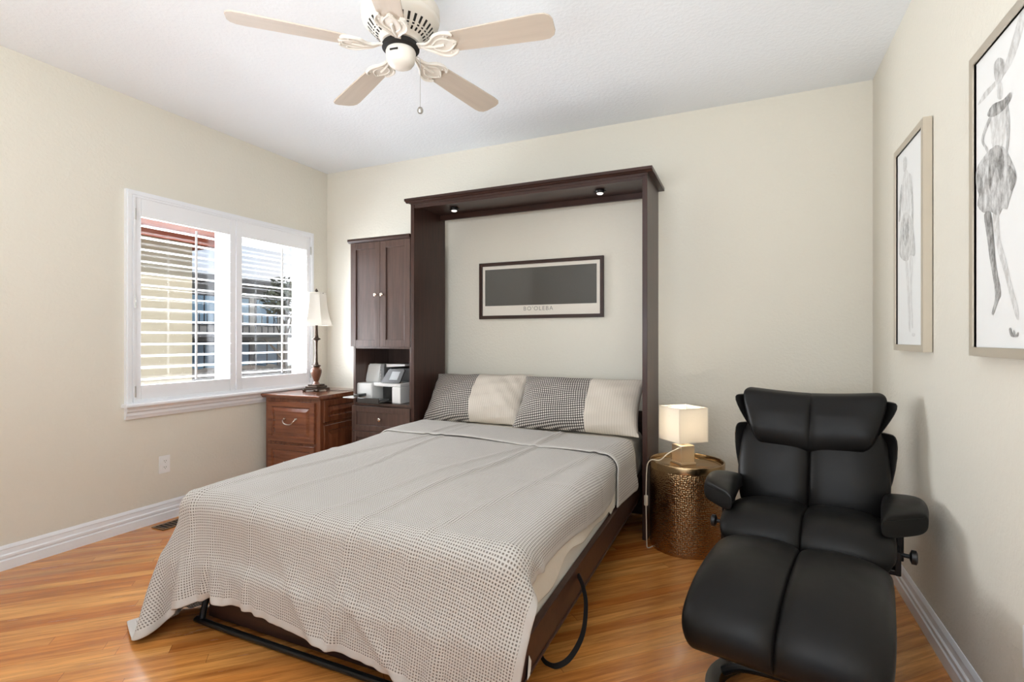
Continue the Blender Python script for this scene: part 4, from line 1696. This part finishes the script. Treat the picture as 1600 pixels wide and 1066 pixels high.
sub(obj('back_shell', wing([(.20, .225, .40, .0), (.275, .255, .50, .03), (.306, .285, .60, .06), (.322, .320, .71, .085), (.322, .345, .785, .095), (.306, .352, .800, .09)]), M['leather'], t, angle=80))
bm = pad([(.202, .752, .222, .035), (.234, .798, .248, .058), (.287, .860, .276, .064), (.316, .920, .288, .052), (.330, .952, .284, .028)], 4.2, .006, .012)
for v in bm.verts:                                    # top edge dips in the middle
    v.co.z += .022 * (abs(v.co.x) / .28) ** 2 * max(0, (v.co.z - .85) / .1)
    v.co.y -= .030 * (abs(v.co.x) / .28) ** 3
    v.co.z -= .055 * max(0, 1 - (v.co.x / .28) ** 2) * max(0, min(1, (.87 - v.co.z) / .1))
obj('headrest', bm, M['leather'], t, angle=80)
sub(obj('headrest_shell', wing([(.230, .295, .755, .06), (.262, .312, .80, .085), (.298, .336, .86, .10), (.324, .355, .915, .11), (.318, .360, .938, .11)], .014), M['leather'], t, angle=80))


def arm(s):
    """wedge armrest: front face turned outwards; plan outline mapped through a rounded grid"""
    inner = [(.250, -.205), (.254, -.06), (.262, .08), (.275, .22)]
    outer = [(.398, -.050), (.404, .03), (.392, .12), (.350, .23)]
    bm = NB()
    I = spline([(a, b, 0) for a, b in inner], 8)
    O = spline([(a, b, 0) for a, b in outer], 8)
    m = 24
    seg_rows = []
    st = [(0, .02, .0), (0, .55, .0), (0, .80, .0), (.002, .90, 0), (.010, .962, 0), (.026, .99, 0)] + [(f, 1., 0) for f in np.linspace(.05, .93, 22)] + [(.955, .97, 0), (.98, .88, 0), (.995, .70, 0), (1, .4, 0), (1, .02, 0)]
    n = len(I)
    for f, scl, _ in st:
        q = f * (n - 1)
        k = min(int(q), n - 2)
        a, b = I[k].lerp(I[k + 1], q - k), O[k].lerp(O[k + 1], q - k)
        top = .570 + .026 * math.sin(f * PI * .9) - .03 * f ** 3
        hh = .042 - .008 * f
        ring = []
        for i in range(m * 2):
            th = 2 * PI * (i + .5) / (m * 2)
            cx, sx = math.cos(th), math.sin(th)
            u = scl ** .35 * abs(cx) ** (2 / 4.0) * (1 if cx >= 0 else -1) if scl > .5 else scl * cx
            v = abs(sx) ** (2 / 3.0) * (1 if sx >= 0 else -1) * scl
            p = a.lerp(b, .5 + .5 * u)
            ring.append(bm.verts.new((s * p.x, p.y, top - hh + v * hh)))
        seg_rows.append(ring)
    for r0, r1 in zip(seg_rows, seg_rows[1:]):
        for i in range(m * 2):
            bm.faces.new((r0[i], r0[(i + 1) % (2 * m)], r1[(i + 1) % (2 * m)], r1[i]))
    bm.faces.new(seg_rows[0])
    bm.faces.new(seg_rows[-1])
    ar = obj('armrest', bm, M['leather'], t, angle=50)
    bm = NB()
    a, b = I[0], O[0]
    pts = [Vector((s * a.lerp(b, f).x, a.lerp(b, f).y - .001, .553)) for f in np.linspace(.1, .92, 12)]
    tube(bm, pts, .0014, 6)
    obj('seam', bm, M['leather'], ar)
    bm = NB()
    box(bm, s * .315 - .012, s * .315 + .012, -.02, .16, .36, .510, bev=.004)
    obj('arm_support', bm, M['blackmetal'], t)
    bm = NB()
    cyl(bm, (s * .318, -.045, .395), (s * .345, -.05, .395), .008, seg=12)
    for x0, x1, r0, r1 in ((.342, .348, .012, .026), (.348, .362, .026, .026), (.362, .366, .026, .018)):
        cyl(bm, (s * x0, -.05, .395), (s * x1, -.05, .395), r0, r1, 20)
    obj('recline_knob', bm, M['blackplastic'], t)


arm(-1)
arm(1)
bm = NB()
box(bm, -.30, .30, -.10, .20, .33, .352, bev=.006)
box(bm, -.315, -.295, -.10, .17, .33, .42, bev=.004)
box(bm, .295, .315, -.10, .17, .33, .42, bev=.004)
obj('seat_carrier', bm, M['blackmetal'], t)
bm = NB()
cyl(bm, (0, .04, .05), (0, .04, .335), .03, seg=24)
tube(bm, spline([(-.25, .04, .055), (-.16, .04, .085), (0, .04, .10), (.16, .04, .085), (.25, .04, .055)], 8), .018, 12)
obj('column', bm, M['blackmetal'], t)
bm = NB()
ring = [(.28 * math.cos(2 * PI * k / 48), .04 + .28 * math.sin(2 * PI * k / 48), .026) for k in range(48)]
tube(bm, ring, .01, closed=True, flat=(.026, .025), up=(0, 0, 1))
obj('base_ring', bm, M['black'], t)

# ottoman
t = thing('ottoman', 'black leather ottoman with curved top in front of the recliner', 'ottoman', (.125, 1.864, 0), math.radians(-12))
bm = pad([(.285, .300, .250, .06), (.280, .375, .266, .062), (.20, .405, .270, .070), (.05, .396, .274, .078), (-.10, .368, .275, .080), (-.22, .325, .268, .070), (-.265, .270, .250, .052)][::-1], 3.6, .018, .03, ends=.16)
obj('cushion', bm, M['leather'], t, angle=80)
bm = NB()
box(bm, -.16, .16, -.10, .18, .268, .284, bev=.005)
obj('mounting_plate', bm, M['blackmetal'], t)
bm = NB()
cyl(bm, (0, .04, .04), (0, .04, .272), .026, seg=24)
tube(bm, spline([(-.21, .04, .05), (-.14, .04, .085), (0, .04, .10), (.14, .04, .085), (.21, .04, .05)], 8), .016, 12)
obj('column', bm, M['blackmetal'], t)
bm = NB()
ring = [(.235 * math.cos(2 * PI * k / 48), .02 + .235 * math.sin(2 * PI * k / 48), .024) for k in range(48)]
tube(bm, ring, .01, closed=True, flat=(.022, .023), up=(0, 0, 1))
obj('base_ring', bm, M['black'], t)
